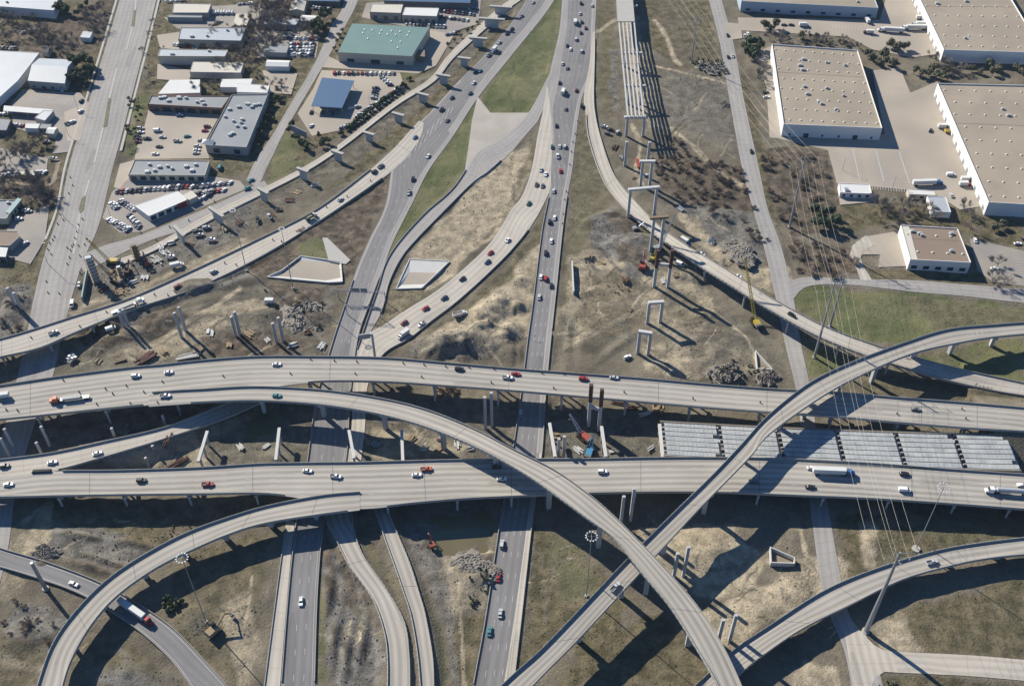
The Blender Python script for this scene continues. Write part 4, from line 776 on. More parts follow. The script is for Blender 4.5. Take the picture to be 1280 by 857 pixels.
for u, v in ((.2,.2),(.3,.2),(.42,.2),(.55,.2),(.66,.2),(.78,.2),(.2,.32),(.42,.32),(.52,.32),(.63,.32),(.78,.32),(.3,.5),(.62,.55),(.74,.55),(.75,.75)):
    P = [at(*p, 8) for p in ((440,29.5),(537,34.5),(515,70.5),(422,65.5))]; p = P[0].lerp(P[1], u).lerp(P[3].lerp(P[2], u), v); part('skylight', MB().box((p.x, p.y, 8.2), (.9, 2.4, .4)), 'roof_white', t)
P = [at(x, y, 5) for x, y in ((513,61),(531,63),(531,71),(514,69))]; single('side_annex', 'low brown-walled annex at right end of the green-roofed store', 'annex', MB().prism(P, -.3, 5), 'formwork', (P[0].x, P[0].y, 0))
bd('service_canopy', 'blue-roofed open service building in the car lot beside the frontage row', 'service building', [(402.5,97),(443,101),(427.5,135),(389,132.5)], 5.5, 'wall_grey', 'roof_blue', 0, canopy=True)
bd('commercial_building', 'white-roofed hall above the green-roofed store, left half', 'shop', [(465,5),(504,5.5),(501,16.5),(462,15)], 6, 'wall_grey', 'roof_cream', .2, doors=[(2,3,3,.4,'wall_dark')]); bd('commercial_building', 'white-roofed hall above the green-roofed store, right half by the car rows', 'shop', [(506,9),(549,10),(546,20.5),(502.5,19)], 6, 'wall_grey', 'roof_white', .2, doors=[(2,5,3,.5,'wall_dark')])
bd('commercial_building', 'dark blue-roofed building along the top edge', 'shop', [(478,-14),(588,-12),(588,4),(480,1)], 6, 'wall_dark', 'roof_blue', .2)
for lab, q, h, rm, wmt, gb in (('cream-roofed house at the top between bare trees', [(365,1),(383,2),(380,14),(362,13)], 4, 'roof_cream', 'wall_cream', 2), ('pale roofed house behind the evergreen trees near the local street', [(377,19),(398,20),(393,27),(375,26)], 3.6, 'roof_white', 'wall_grey', 1),
 ('grey flat roof under the bare trees left of the packed car lot', [(331,55),(361,57),(358,66),(330,65)], 3.8, 'roof_grey', 'wall_grey', 0), ('low silver roof among bare trees near the top middle', [(332,22),(374,24),(370,31),(330,30)], 4, 'roof_silver', 'wall_grey', 0), ('tan roof beside the tank yard', [(295,17),(314,17),(308,32),(290,32)], 4, 'roof_cream', 'wall_cream', 0), ('small dark-roofed house among bare trees at the left', [(54,57),(64,59),(60,66),(51,64)], 3.5, 'roof_dark', 'wall_grey', 1),
 ('blue-roofed shed at the very top beside the tan house', [(384,-8),(428,-6),(424,2),(382,1)], 4, 'roof_blue', 'wall_dark', 0), ('pale shed roof at the end of the strip mall', [(296,104),(337,107),(334,116),(296,115)], 4.5, 'roof_white', 'wall_white', 0)):
    bd('house' if gb else 'shed', lab, 'house' if gb else 'shed', q, h, wmt, rm, .1 if not gb else 0, gable=gb)
# sign board on the grass at the dealership
g = at(375, 172); t = thing('billboard', 'large grey sign board on posts among the shrubs by the local street', 'sign', (g.x, g.y, 0), -.65)
part('board', MB().box((0, 0, 5), (15, .5, 5)), 'roof_grey', t, local=True); part('post', MB().tube((-5, 0, -.5), (-5, 0, 2.6), .3), 'steel', t, local=True); part('post', MB().tube((5, 0, -.5), (5, 0, 2.6), .3), 'steel', t, local=True)
# tank row
for k in range(8):
    g = at(267+k*3.4, 17+(k % 2)*.5); t = thing('storage_tank', 'small white tank in a row at the tank yard, %s from the left' % nth(k), 'tank', (g.x, g.y, 0), 0, 'white tanks in the tank yard')
    part('shell', MB().tube((0, -2, 1.4), (0, 2, 1.4), 1.0, n=12), 'roof_white', t, local=True); part('saddle', MB().box((0, 0, .3), (1.2, 3, .7)), 'steel', t, local=True)
# concrete drainage aprons
def apron(label, rim, floor, zr=.3, zf=-.7):
    P = [at(x, y, zr) for x, y in rim]; Q = [at(x, y, zf+.13) for x, y in floor]; n = len(P); t = thing('drainage_basin', label, 'basin', tuple(at(*floor[0])))
    mb = MB()
    for k in range(n): mb.quad(P[k], P[(k+1) % n], Q[(k+1) % n], Q[k])
    part('lining', mb, 'concrete_white', t); part('floor', MB().quad(*Q), 'lot_tan', t)
    mb = MB()
    for k in range(n):
        a, b = P[k], P[(k+1) % n]; tn = (b-a).normalized(); nr = Vector((-tn.y, tn.x, 0))*.25; mb.hexa([v-Vector((0, 0, .6)) for v in (a-nr, b-nr, b+nr, a+nr)], [v+Vector((0, 0, .3)) for v in (a-nr, b-nr, b+nr, a+nr)])
    part('rim', mb, 'concrete_white', t)
apron('white concrete drainage basin between the narrow ramp and the curved ramp', [(512,324),(562,326.5),(527,360),(495,361)], [(512,340),(550,341),(534,355),(502,356)])
apron('pale concrete drainage basin left of the west freeway', [(376,320),(426,327),(428,352),(410,353),(334,346),(352,338)], [(370,325),(424,329.5),(426,347),(407,350.5),(346,345),(358,336)])
P = [at(x, y, .3) for x, y in ((403,297),(409,297),(438,325),(432,330),(411,326))]; struct('concrete_chute', MB().prism(P, -.2, .3), 'concrete')
def open_box(label, pts, h):
    P = [at(*p) for p in pts]; n = len(P); mb = MB(); t = thing('concrete_box', label, 'inlet', tuple(P[0]))
    for k in range(n):
        a, b = P[k], P[(k+1) % n]; tn = (b-a).normalized(); nr = Vector((-tn.y, tn.x, 0))*.22
        mb.hexa([v-Vector((0, 0, .5)) for v in (a-nr-tn*.2, b-nr+tn*.2, b+nr+tn*.2, a+nr-tn*.2)], [v+Vector((0, 0, h+k*.003)) for v in (a-nr-tn*.2, b-nr+tn*.2, b+nr+tn*.2, a+nr-tn*.2)])
    part('wall', mb, 'concrete_white', t); part('floor', MB().quad(*[p+Vector((0, 0, .15)) for p in P]), 'mud', t)
open_box('white triangular concrete inlet box in the dirt above the upper overpass', [(944,441),(965,464),(946,463)], 1.8); open_box('white concrete inlet box in the sandy ground right of the straight flyover', [(962,687),(992,700),(992,707),(963,706)], 2.4)
# ---------------------------------------------------------------- vehicles (x is forward)
def fr(mb, x0, x1, w0, z0, X0, X1, w1, z1, m=0):
    return mb.hexa([(x0,-w0/2,z0),(x1,-w0/2,z0),(x1,w0/2,z0),(x0,w0/2,z0)], [(X0,-w1/2,z1),(X1,-w1/2,z1),(X1,w1/2,z1),(X0,w1/2,z1)], m)
def wheels(xs, w, r=.34, tw=.26):
    return [('wheel', MB().tube((x, s*(w/2-tw), r), (x, s*w/2, r), r, n=10), 'tyre') for x in xs for s in (-1, 1)]
def veh(kind):
    b = MB(); P = []
    if kind in ('sedan', 'coupe'):
        fr(b, -2.35, 2.4, 1.75, .28, -2.4, 2.45, 1.85, .55); fr(b, -2.4, 2.45, 1.85, .55, -2.3, 2.25, 1.68, .92); fr(b, -1.15, .35, 1.36, 1.40, -1.1, .3, 1.28, 1.46)
        P += [('body', b, 'PAINT'), ('windows', fr(MB(), -1.75, 1.05, 1.60, .92, -1.12, .36, 1.34, 1.41), 'glass')]+wheels((-1.45, 1.45), 1.84)
    elif kind == 'suv':
        fr(b, -2.35, 2.4, 1.85, .32, -2.4, 2.45, 1.92, .65); fr(b, -2.4, 2.45, 1.92, .65, -2.38, 2.2, 1.8, 1.08); fr(b, -2.15, .55, 1.5, 1.68, -2.05, .5, 1.42, 1.76)
        P += [('body', b, 'PAINT'), ('windows', fr(MB(), -2.36, 1.25, 1.72, 1.08, -2.15, .58, 1.48, 1.69), 'glass')]+wheels((-1.45, 1.45), 1.92, .38)
    elif kind == 'pickup':
        fr(b, -2.85, 2.75, 1.9, .42, -2.85, 2.8, 1.98, .8); fr(b, -.55, 2.8, 1.98, .8, -.5, 2.6, 1.85, 1.12); fr(b, -.45, .75, 1.5, 1.74, -.4, .7, 1.42, 1.82)
        for y in (-.93, .93): b.box((-1.7, y, 1.0), (2.3, .1, .42))
        b.box((-2.8, 0, 1.0), (.1, 1.9, .42))
        P += [('body', b, 'PAINT'), ('windows', fr(MB(), -.6, 1.45, 1.74, 1.12, -.45, .78, 1.48, 1.75), 'glass'), ('bed_liner', MB().box((-1.7, 0, .83), (2.25, 1.72, .05)), 'wall_dark')]+wheels((-1.75, 1.75), 1.96, .40)
    elif kind == 'van':
        fr(b, -2.8, 2.6, 1.95, .35, -2.8, 2.7, 2.0, 1.15); fr(b, -2.8, 1.6, 1.98, 1.15, -2.75, 1.2, 1.8, 2.15)
        P += [('body', b, 'PAINT'), ('windscreen', fr(MB(), 1.5, 2.35, 1.86, 1.12, 1.15, 1.3, 1.74, 2.08), 'glass')]+wheels((-1.8, 1.7), 1.98, .36)
    elif kind == 'box_truck':
        fr(b, 1.6, 3.9, 2.1, .5, 1.6, 3.85, 2.1, 1.4); fr(b, 1.6, 3.1, 2.1, 1.4, 1.7, 2.8, 1.9, 2.2)
        P += [('cab', b, 'PAINT'), ('windscreen', fr(MB(), 2.9, 3.3, 1.9, 1.4, 2.75, 2.9, 1.8, 2.1), 'glass'), ('cargo_box', MB().box((-1.3, 0, 2.05), (5.6, 2.4, 2.5)), 'roof_white'), ('chassis', MB().box((-1.2, 0, .65), (5.6, 1.2, .35)), 'trim_dark')]+wheels((-2.4, 2.9), 2.3, .48, .4)
    elif kind == 'dump_truck':
        fr(b, 2.0, 4.4, 2.3, .6, 2.0, 4.3, 2.2, 1.7); fr(b, 2.0, 3.3, 2.3, 1.7, 2.1, 3.0, 2.0, 2.7); bed = MB().box((-1.3, 0, 1.25), (5.8, 2.4, .25))
        for y in (-1.2, 1.2): bed.box((-1.3, y, 2.0), (5.8, .14, 1.4))
        bed.box((-4.2, 0, 2.0), (.14, 2.4, 1.4)); bed.box((1.6, 0, 2.2), (.16, 2.4, 1.7))
        P += [('cab', b, 'roof_white'), ('windscreen', fr(MB(), 3.2, 3.5, 2.1, 1.7, 3.0, 3.15, 1.9, 2.6), 'glass'), ('dump_bed', bed, 'PAINT'), ('load', MB().box((-1.3, 0, 2.0), (5.5, 2.2, .8), taper=.8), 'mud')]+wheels((-3.2, -1.9, 3.2), 2.4, .52, .45)
    elif kind in ('semi', 'tanker', 'flatbed'):
        fr(b, 5.6, 9.6, 2.3, .7, 5.6, 9.5, 2.1, 1.9); fr(b, 5.6, 8.0, 2.4, 1.9, 5.7, 7.6, 2.1, 3.3)
        P += [('cab', b, 'PAINT'), ('windscreen', fr(MB(), 7.7, 8.3, 2.2, 1.9, 7.5, 7.75, 2.0, 3.1), 'glass'), ('chassis', MB().box((2.5, 0, .85), (9, 1.0, .3)), 'trim_dark')]
        if kind == 'semi': P += [('trailer', MB().box((-2.9, 0, 2.6), (15.6, 2.5, 2.9)), 'roof_white')]
        elif kind == 'tanker':
            tk = MB().tube((-10.6, 0, 2.3), (-10.2, 0, 2.3), .8, 1.2, 14).tube((-10.2, 0, 2.3), (4.2, 0, 2.3), 1.2, 1.2, 14).tube((4.2, 0, 2.3), (4.6, 0, 2.3), 1.2, .8, 14); P += [('tank', tk, 'roof_silver')]
        else: P += [('flatbed', MB().box((-2.9, 0, 1.3), (14.6, 2.5, .25)), 'steel'), ('load', MB().box((-1.5, -.5, 1.9), (9, .9, .9)).box((-1.5, .6, 1.9), (9, .8, .9)), 'concrete_white')]
        P += wheels((-9.2, -7.9, 3.6, 4.9, 8.6), 2.5, .5, .5)
    return P
VM = {}
def vmeshes(kind, colour, joined):
    k = (kind, colour, joined)
    if k not in VM:
        P = veh(kind)
        if joined:
            mb = MB(); mats = []
            for nm, m, mt in P:
                mt = 'car_'+colour if mt == 'PAINT' else mt
                if mt not in mats: mats.append(mt)
                o = len(mb.v); mb.v += m.v; mb.f += [tuple(i+o for i in f) for f in m.f]; mb.m += [mats.index(mt)]*len(m.f)
            VM[k] = mesh_of(kind, mb, mats)
        else: VM[k] = [(nm, mesh_of(nm, m, 'car_'+colour if mt == 'PAINT' else mt)) for nm, m, mt in P]
    return VM[k]
NAMES = dict(sedan='sedan', coupe='sedan', suv='suv', pickup='pickup_truck', van='van', box_truck='box_truck', dump_truck='dump_truck', semi='semi_truck', tanker='tanker_truck', flatbed='flatbed_truck')
CATS = dict(sedan='car', coupe='car', suv='car', pickup='pickup truck', van='van', box_truck='truck', dump_truck='truck', semi='truck', tanker='truck', flatbed='truck')
WORD = dict(sedan='sedan', coupe='sedan', suv='SUV', pickup='pickup', van='van', box_truck='box truck', dump_truck='dump truck', semi='semi truck with white trailer', tanker='tanker truck with silver tank', flatbed='flatbed truck')
VEH = []
def place(kind, colour, pos, heading, where, group, joined=False, pxy=None, plain=None):
    if joined:
        o = bpy.data.objects.new(NAMES[kind], vmeshes(kind, colour, True)); COL.objects.link(o)
    else:
        o = bpy.data.objects.new(NAMES[kind], None); COL.objects.link(o); o.empty_display_size = 1
        for nm, me_ in vmeshes(kind, colour, False): c = bpy.data.objects.new(nm, me_); COL.objects.link(c); c.parent = o
    o.location = pos; o.rotation_euler = (0, 0, heading); o['category'] = CATS[kind]; o['group'] = group
    VEH.append((o, colour, kind, where, pxy or to_px(pos), plain)); return o
KEY = dict(w='white', s='silver', g='grey', k='black', n='navy', b='blue', r='red', m='maroon', G='green', t='teal', T='tan', B='brown', o='orange', y='yellow')
KK = dict(c='sedan', u='suv', p='pickup', v='van', x='box_truck', d='dump_truck', S='semi', K='tanker', F='flatbed')
def on_road(r, spec, where, group, lift=.0, flip=False, flips=()):
    for i, it in enumerate(spec.split()):
        xy, ck = it.split(':'); x, y = map(float, xy.split(',')); rev = ck.endswith('!'); ck = ck.rstrip('!')
        z, tg = r.nearest_px(x, y); p = at(x, y, z+lift); h = math.atan2(tg.y, tg.x)+(math.pi if flip != rev else 0)
        place(KK[ck[1]], KEY[ck[0]], p, h, where, group, pxy=(x, y))
on_road(G['central_freeway'], '726,5:ku 740,8:sc 725,18:sc 719,29:kx 727,28.5:kc 732,36:mc 726,42:kc 720,50:su 709,58:kc 713,62.5:wc 727,65:su 703,80.5:sc 709,86:gc 699.5,104.5:kc 704,116:wx 720.5,114:mc 727.5,133:ku 707,137:gc 695.5,158:kc 690,184.5:Gc 699.5,184:sc 706,184:su 697,196:wp 700.5,214.5:rc 692,239.5:sc 693,273:wc 687,278:ku 689,302:wc 682,317:ku 676,347:wc 682,349:ru 689,358:kc 674,372:sc 651,517:su 627.5,680.5:su 623,722:rc 625.5,767:sc 612,789.5:tc', 'on the central freeway', 'vehicles driving on the central freeway', .12, True)
on_road(G['curved_ramp'], '676,213:sc 682,218.5:wc 670.5,231.5:Bc 678,233:gc 661,255:Gc 634.5,301:wc 613,316.5:rc 609.5,328:nc 578,349:kc 555.5,373:nc 532,386:rc 505.5,404:mc 527,406:wp 504,420:wx', 'on the curved concrete ramp', 'vehicles driving on the curved ramp', .15)
on_road(G['west_freeway'], '666,4:sc 652,21:gc 640,37:kc 634,43:kc 624,54:sc 617.5,64.5:sx 623,67:kc 611,70:gp 594,91:ku 600,89.5:tc 592,104.5:wc 588,117.5:nc 565,123:nc 552,138:kp 559,151.5:gc 519,172.5:bc 535,196:wc 516,225:ku 511,241.5:sp 376.5,752:wc', 'on the dark west freeway', 'vehicles driving on the west freeway', .12)
on_road(B['left_ramp_bridge'], '67,416.5:sp 222.5,359:mu 267,340:su 425.5,250:sc 389,273:Gd 161,384:wF 476,208.5:gp 468,215.5:ku', 'on the ramp above the yard', 'vehicles on the left ramp', .02)
on_road(B['upper_overpass'], '170,470.5:wu! 211,466:wc! 87,500:oF 2,497:wx 346,456:wc! 574,462:ku! 634.5,472.5:wp! 644.5,468:rc! 729,474:ru! 767.5,472.5:sc! 1144,512:gc! 1047,499:su!', 'on the upper overpass', 'vehicles on the upper overpass', .02, True)
on_road(B['curving_flyover'], '207,495.5:wp 346,495:tc', 'at the start of the tall curving flyover', 'vehicles on the curving flyover', .02)
on_road(B['merging_ramp'], '122,567:wc 65.5,578.5:wc 6,583:ku', 'on the short merging ramp', 'vehicles on the merging ramp', .02)
on_road(B['lower_overpass'], '11,606:wc 177,601:ku 260,606:rp 384.5,589:wc 420,596:wp 533,587:op 521,594:wc 621,584:kc 627,599:wc 753,590:wu 942,602:gc 1014.5,585.5:wc 1012.5,609:kc 1130,593:ku 1130,613:wv 1277,607:wc 1043,592:bS 1256,616:wK!', 'on the lower overpass', 'vehicles on the lower overpass', .02)
on_road(B['straight_flyover'], '769,734:sp', 'alone on the straight flyover', 'vehicles on the straight flyover', .02); on_road(B['low_curved_ramp'], '1164.5,703:sp', 'alone on the low curved ramp at bottom right', 'vehicles on the low curved ramp', .02)
on_road(B['right_ramp_bridge'], '989.5,394.5:ku', 'on the long ramp beside the grass field', 'vehicles on the long right ramp', .02)
on_road(G['side_street'], '909.5,45:kc 910,72:kc! 915.5,71:sc 939,190:kc', 'on the long side street', 'vehicles on the side street', .08); on_road(G['arterial_street'], '99,356:sc 90.5,381:wv', 'beside the arterial street at the construction yard', 'vehicles near the arterial street', .08)
on_road(G['frontage_road'], '314,226:tc 309,236.5:tu', 'on the frontage road', 'vehicles on the frontage road', .08)
on_road(Ribbon([(-30,672,-30,704,.3),(0,685,0,709,.3),(60,703,50,724,.3),(125,728,105,745,.3),(180,759,162,780,.3),(225,793,207,818,.3),(282,855,238,857,.3),(305,885,255,885,.3)]), '92.5,730:wc 172,768:rS', 'on the asphalt ramp under the loop bridge', 'vehicles on the lower left ramp', .05)
def lot(spec, where, group, ang=None):
    for it in spec.split():
        a = it.split(':'); x, y = map(float, a[0].split(',')); p = at(x, y, .08); p.z = max(.07, ground_z(p.x, p.y)+.02)
        h = math.radians(float(a[2])) if len(a) > 2 else (ang if ang is not None else random.uniform(0, 6.28))
        place(KK[a[1][1]], KEY[a[1][0]], p, h, where, group, joined=True, pxy=(x, y))
lot('197,164:wv:5 203,172:sc:0 234,171:tc:15 222,177:sp:0 199,184:kc:0 194,193:wc:0 176,161:su:0 176,166:wc:0 172,171:kc:0 172,174.5:kp:0 172,178:mc:0 184,174:kp:0 259,159:mu:5 256,164:rc:5 251,176:sc:5 247,183.5:su:5 246,188:wc:5 245,192:sc:5 225,145:bp:0 275,210:tv:90', 'in the strip mall court', 'cars parked at the strip mall')
lot('213,321.5:wp:20 222,333:wx:22 249.5,294.5:sp:20 246,289:gp:20 258,285:su:20 264,300:wp:5 322,275:kp:100 337,271:sp:120 91,450:wp:60 140,415:wv:30 575,396:wd:20 876,318:wp:-45 857,304:bx:-50 850,331:wv:-35 892,329:Gp:-35 921,346:wp:-25 755,159:wp:-20 763,163:kp:-20 772,166:su:60 760,168:gu:-20 784,447:wu:30 88,446:wc:60', 'in the construction area', 'work vehicles parked in the construction area')
lot('1112,40:wS:172 1140,37:wS:180 1152,33:sS:180 1083,27:wx:100 1151,24:gx:0 980,32:kc:0 989,32:kc:0 1005,33:wx:0 1160,231:bS:3 1163,164:kc:60 1179,160:Gx:0 1188,166:yd:0 1189,245:sc:90 1188,219:wv:0 1208,226:Gx:0 1206,232:rx:0 1219,301:wc:80 1272,305:wc:0 1281,299:kc:0 1243,336:wc:0 941,52:wc:0 935,43:wc:90 931,46:wp:80 950,91:kc:0 957,116:kc:0 958,122:wc:0 953,74:wu:20 950,77:wc:20 1085,42:mx:175', 'around the warehouses', 'vehicles parked around the warehouses')
cols = 'w w s s w g k n w s g r s w k k'.split(); rr_ = random.Random(3)
def row(x0, y0, x1, y1, n, ang, kinds='c c u p'):
    return ' '.join('%.1f,%.1f:%s%s:%d' % (x0+(x1-x0)*k/max(1, n-1), y0+(y1-y0)*k/max(1, n-1), rr_.choice(cols), rr_.choice(kinds.split()), ang) for k in range(n))
lot(' '.join((row(147,240,234,233.5,16,82), row(240,234,288,229,8,70), row(243,243,280,238,7,65), row(140,255,146,260,3,45), row(151,252,168,262,6,55), row(137,275,160,287,8,60), row(162,270,174,284,5,75), row(250,250,262,244,3,60))), 'on the white showroom lot', 'cars on the showroom lot')
lot(' '.join((row(418,92,492,92.5,14,88), row(446,146,504,108,15,30), row(479,98,488,107,4,0), row(470,111,467,123,5,0), row(427,160,436,157,3,20), row(389,158,392,160,1,60), row(389,141,416,143,3,85), row(438,136,447,134,2,30))), 'on the blue-roofed building lot', 'cars on the blue service building lot')
lot(' '.join(row(364,56+k*4.2,392-k*.8,56+k*4.2,8,85) for k in range(4))+' '+row(354,48,396,49,9,80)+' '+row(392,10,410,12,6,85), 'in the packed yard', 'cars packed in the yard by the local street')
lot(' '.join((row(550,7,596,12,11,85), row(551,14,592,19,10,85), row(552,22,584,26,7,80), row(508,31.5,555,34,11,85), row(560,44,572,41,4,30))), 'on the lot above the green-roofed store', 'cars on the lot above the green store')
lot(' '.join((row(2,143,18,143,4,40), row(14,156,30,158,5,20), row(4,219,56,216,11,70), row(26,259,36,265,4,10), row(20,272,24,274,2,0), row(0,60,18,61,5,80), row(268,31,275,28,3,40), row(29,41,40,39,2,60), row(57,111,79,113,2,90), row(218,56,246,60,9,85), row(300,6,312,5,3,30), row(210,2,230,3,4,10))), 'in the upper left yards', 'cars parked in the yards at upper left')
lot('101,140:wu:70 102,127:ku:80 91,153:wu:50 85,155:ku:45 58,178:gp:5 67,199:sp:10 32,305:su:60 60,60:gc:20', 'beside the arterial street at left', 'cars beside the arterial street')
# labels: what it is, where it stands and, among look-alikes, which one
from collections import defaultdict
byk = defaultdict(list)
for v in VEH: byk[(v[1], WORD[v[2]], v[3])].append(v)
for (colour, word, where), vs_ in byk.items():
    n = len(vs_); xs = [v[4][0] for v in vs_]; ys = [v[4][1] for v in vs_]; hor = (max(xs)-min(xs)) > (max(ys)-min(ys))
    vs_.sort(key=lambda v: v[4][0] if hor else v[4][1])
    for i, v in enumerate(vs_):
        base = '%s %s %s' % (colour, word, where)
        if n > 1: base += ', '+(('leftmost' if hor else 'topmost') if i == 0 else ('rightmost' if hor else 'lowest') if i == n-1 else nth(i)+(' such from left' if hor else ' such from top'))+(' of the two' if n == 2 else '')
        v[0]['label'] = base
# ---------------------------------------------------------------- lower left asphalt ramp
G['lower_left_ramp'] = Ribbon([(-30,672,-30,704,.3),(0,685,0,709,.3),(60,703,50,724,.3),(125,728,105,745,.3),(180,759,162,780,.3),(225,793,207,818,.3),(282,855,238,857,.3),(305,885,255,885,.3)])
r = G['lower_left_ramp']; sm = r.surface(MB(), 0); [e.surface(sm, 0) for e in (extension(r, 0), extension(r, 1)) if e]; struct('lower_left_ramp', sm, 'asphalt'); mb = MB(); r.line(mb, 1.0, .16, dz=.03, from_right=True); r.line(mb, 1.2, .16, dz=.03); struct('lower_left_ramp_markings', mb, 'paint_white')
for side, lab in (('L', 'concrete barrier along the upper edge of the asphalt ramp at lower left'), ('R', 'concrete barrier along the lower edge of the asphalt ramp at lower left')):
    p = r.pt(10, 0); single('concrete_barrier', lab, 'barrier', r.wall(MB(), side, .4, .9, off=-.1, d0=0 if side == 'L' else 0, d1=r.len), 'barrier', tuple(p), group='concrete barriers along the ground roads')
# ---------------------------------------------------------------- unfinished bridge works
def wall_pier(x0, y0, x1, y1, xb, yb, i, lab, grp, capw=2.2, slim=False):
    """hammerhead pier: cap ends at two photo points, foot under the middle"""
    xm, ym = (x0+x1)/2, (y0+y1)/2; g = at(xb, yb); lo, hi = 0, 40
    h = height_at(xb, yb, ym); a, b = at(x0, y0, h), at(x1, y1, h); d = (b-a); L = d.length; ang = math.atan2(d.y, d.x); c = (a+b)/2
    t = thing('hammerhead_pier', lab, 'bridge pier', (c.x, c.y, 0), ang, grp)
    part('cap', MB().box((0, 0, h-.35), (L, capw, .7)).hexa([(-L*.40, -capw*.45, h-1.9), (L*.40, -capw*.45, h-1.9), (L*.40, capw*.45, h-1.9), (-L*.40, capw*.45, h-1.9)], [(-L/2, -capw/2+.03, h-.7), (L/2, -capw/2+.03, h-.7), (L/2, capw/2-.03, h-.7), (-L/2, capw/2-.03, h-.7)]), 'concrete', t, local=True)
    part('column', MB().box((0, 0, (h-1.9)/2-.3), (max(2.0, L*.52), capw*.7, h-1.9+.6)), 'pier_concrete', t, local=True); return t
TP = [(612,7,640,9,630,18),(598,22,631,24,617,34),(586,46,609,48,601,58),(572,71,588,73,580,82),(545,92,563,95,555,105),(520,115,536,119,529,127),(490,140,505,144,499,152),(454,164,468,168,463,176),(414,187,429,192,423,200),(371,209,385,214,380,224),(322,234,335,241,331,250),(261,258,279,270,273,276),(217,281,230,294,227,301)]
for i, a in enumerate(TP): wall_pier(*a, i, 'T-shaped concrete pier in the long row beside the frontage lane, %s from the top' % nth(i), 'T-shaped piers in the long diagonal row')
for i, (x0, y0, x1, y1, zz) in enumerate([(349,534,344.5,574,9),(436,537,442.5,572,9),(502,537,503.5,577,8.5),(687,528,694,570,9),(752,532,757.5,570,9),(259,538,247.5,576,8.5)]):
    a, b = at(x0, y0, zz), at(x1, y1, zz); d = b-a; c = (a+b)/2; t = thing('bent_cap_pier', ['pale pier seen end-on over the grass pit between the overpasses','pale pier with long cap between the west freeway lanes','dark-capped pier right of the west freeway between the overpasses','white-capped pier just right of the central freeway between the overpasses','white-capped pier right of the blue lift between the overpasses','white pier with scaffold beside the short merging ramp'][i], 'bridge pier', (c.x, c.y, 0), math.atan2(d.y, d.x), 'long-capped piers between the two overpasses')
    part('cap', MB().box((0, 0, zz-.65), (d.length, 1.5, 1.3)), 'concrete_white', t, local=True)
    for k in (-.36, 0, .36): part('column', MB().tube((k*d.length, 0, -.8), (k*d.length, 0, zz-1.3), .6, n=12), 'pier_concrete', t, local=True)
def bent(lab, cols, cap=None, capm='concrete_white', rust=None, cross=None, w=1.7, grp='tall two-column bents of the unfinished viaduct'):
    """cols: (xbase, ybase, ytop); a tall frame of square columns, cap on top"""
    G0 = [at(x, y) for x, y, _ in cols]; hs = [height_at(*c) for c in cols]; c = sum(G0, Vector())/len(G0); h = sum(hs)/len(hs)
    t = thing('tall_bent', lab, 'bridge bent', (c.x, c.y, 0), 0, grp)
    for g, hh in zip(G0, hs):
        hh = h if cap else hh; part('column', MB().box((g.x, g.y, hh/2-.4), (w, w*.9, hh+.8)), 'pier_concrete', t)
        if rust: part('formwork', MB().box((g.x, g.y, hh-rust/2+.2), (w+.25, w*.9+.25, rust)), 'rust', t)
    if cap:
        d = G0[-1]-G0[0]; L = d.length+cap; ang = math.atan2(d.y, d.x); part('cap', MB().box((c.x, c.y, h+.75), (L, 2.0, 1.5), ang), capm, t)
    if cross:
        d = G0[-1]-G0[0]; part('cross_beam', MB().box((c.x, c.y, h*cross), (d.length-w, 1.2, 1.6), math.atan2(d.y, d.x)), 'pier_concrete', t)
    return t, h
bent('tall bent carrying the lower ends of the long girders', [(782.5,169.5,147.5),(803.5,169.5,148)], cap=4.5)
bent('pair of bare tall columns standing just below the girder bent', [(781,206,177),(810,198,177.5)])
bent('small tall bent with a white cap above the gravel pit', [(800.5,232,203),(812,232,203)], cap=4)
bent('widest tall bent, its white cap spanning over the concrete ramp', [(785,271,236.5),(817.5,268,237)], cap=3)
bent('tall bent with timber formwork still around its cap', [(813,314,273),(825,313,273)], cap=5.5, capm='formwork', rust=None)
bent('pair of tall columns with dark red formwork on their upper halves', [(817.5,358,313),(834.5,359,313)], rust=13, cross=.62)
bent('small white two-column bent below the rusty columns', [(809,403,379),(825,402,379)], cap=1.5); bent('lowest small bent on the dirt, half hidden above the upper overpass', [(797,441,416),(810,443,417)], cap=1.8)
bent('pair of tall columns with dark red tops rising through the upper overpass edge', [(735.5,532,481),(748.5,537,487)], rust=12, cross=.5)
bent('pair of pale square columns between the overpasses near the flyover', [(607,535,496),(615,532,490.5)], w=1.5); bent('pair of columns behind the lower overpass casting shadows onto its deck', [(697.5,577,548),(704,576,545)], w=1.4)
bent('pair of round-topped columns in the shade below the lower overpass', [(776,654,620),(788,649,610)], w=1.4); bent('pair of columns on the sandy ground beside the straight flyover', [(842,720,691),(854,719,683)], w=1.4); bent('pair of columns at bottom right of the straight flyover on tan soil', [(897.5,801,774),(912,799,768)], w=1.4)
def column(lab, x, y, yt, rad=.75, grp='single round columns waiting for a deck'):
    g = at(x, y); h = height_at(x, y, yt); t = thing('concrete_column', lab, 'column', (g.x, g.y, 0), 0, grp)
    part('shaft', MB().tube((0, 0, -.9), (0, 0, h), rad, n=14), 'pier_concrete', t, local=True); part('cap_plate', MB().tube((0, 0, h), (0, 0, h+.25), rad*.7, n=14), 'concrete_white', t, local=True)
cl = [(16,557,536),(12,570,548),(62,556,533),(53,569,553),(145,549,535),(207,531,519),(133,582,573),(194,567,557),(186,583,572),(-2,571,553)]
for i, (x, y, yt) in enumerate(sorted(cl)): column('round concrete column near the short merging ramp, %s from the left' % nth(i), x, y, yt)
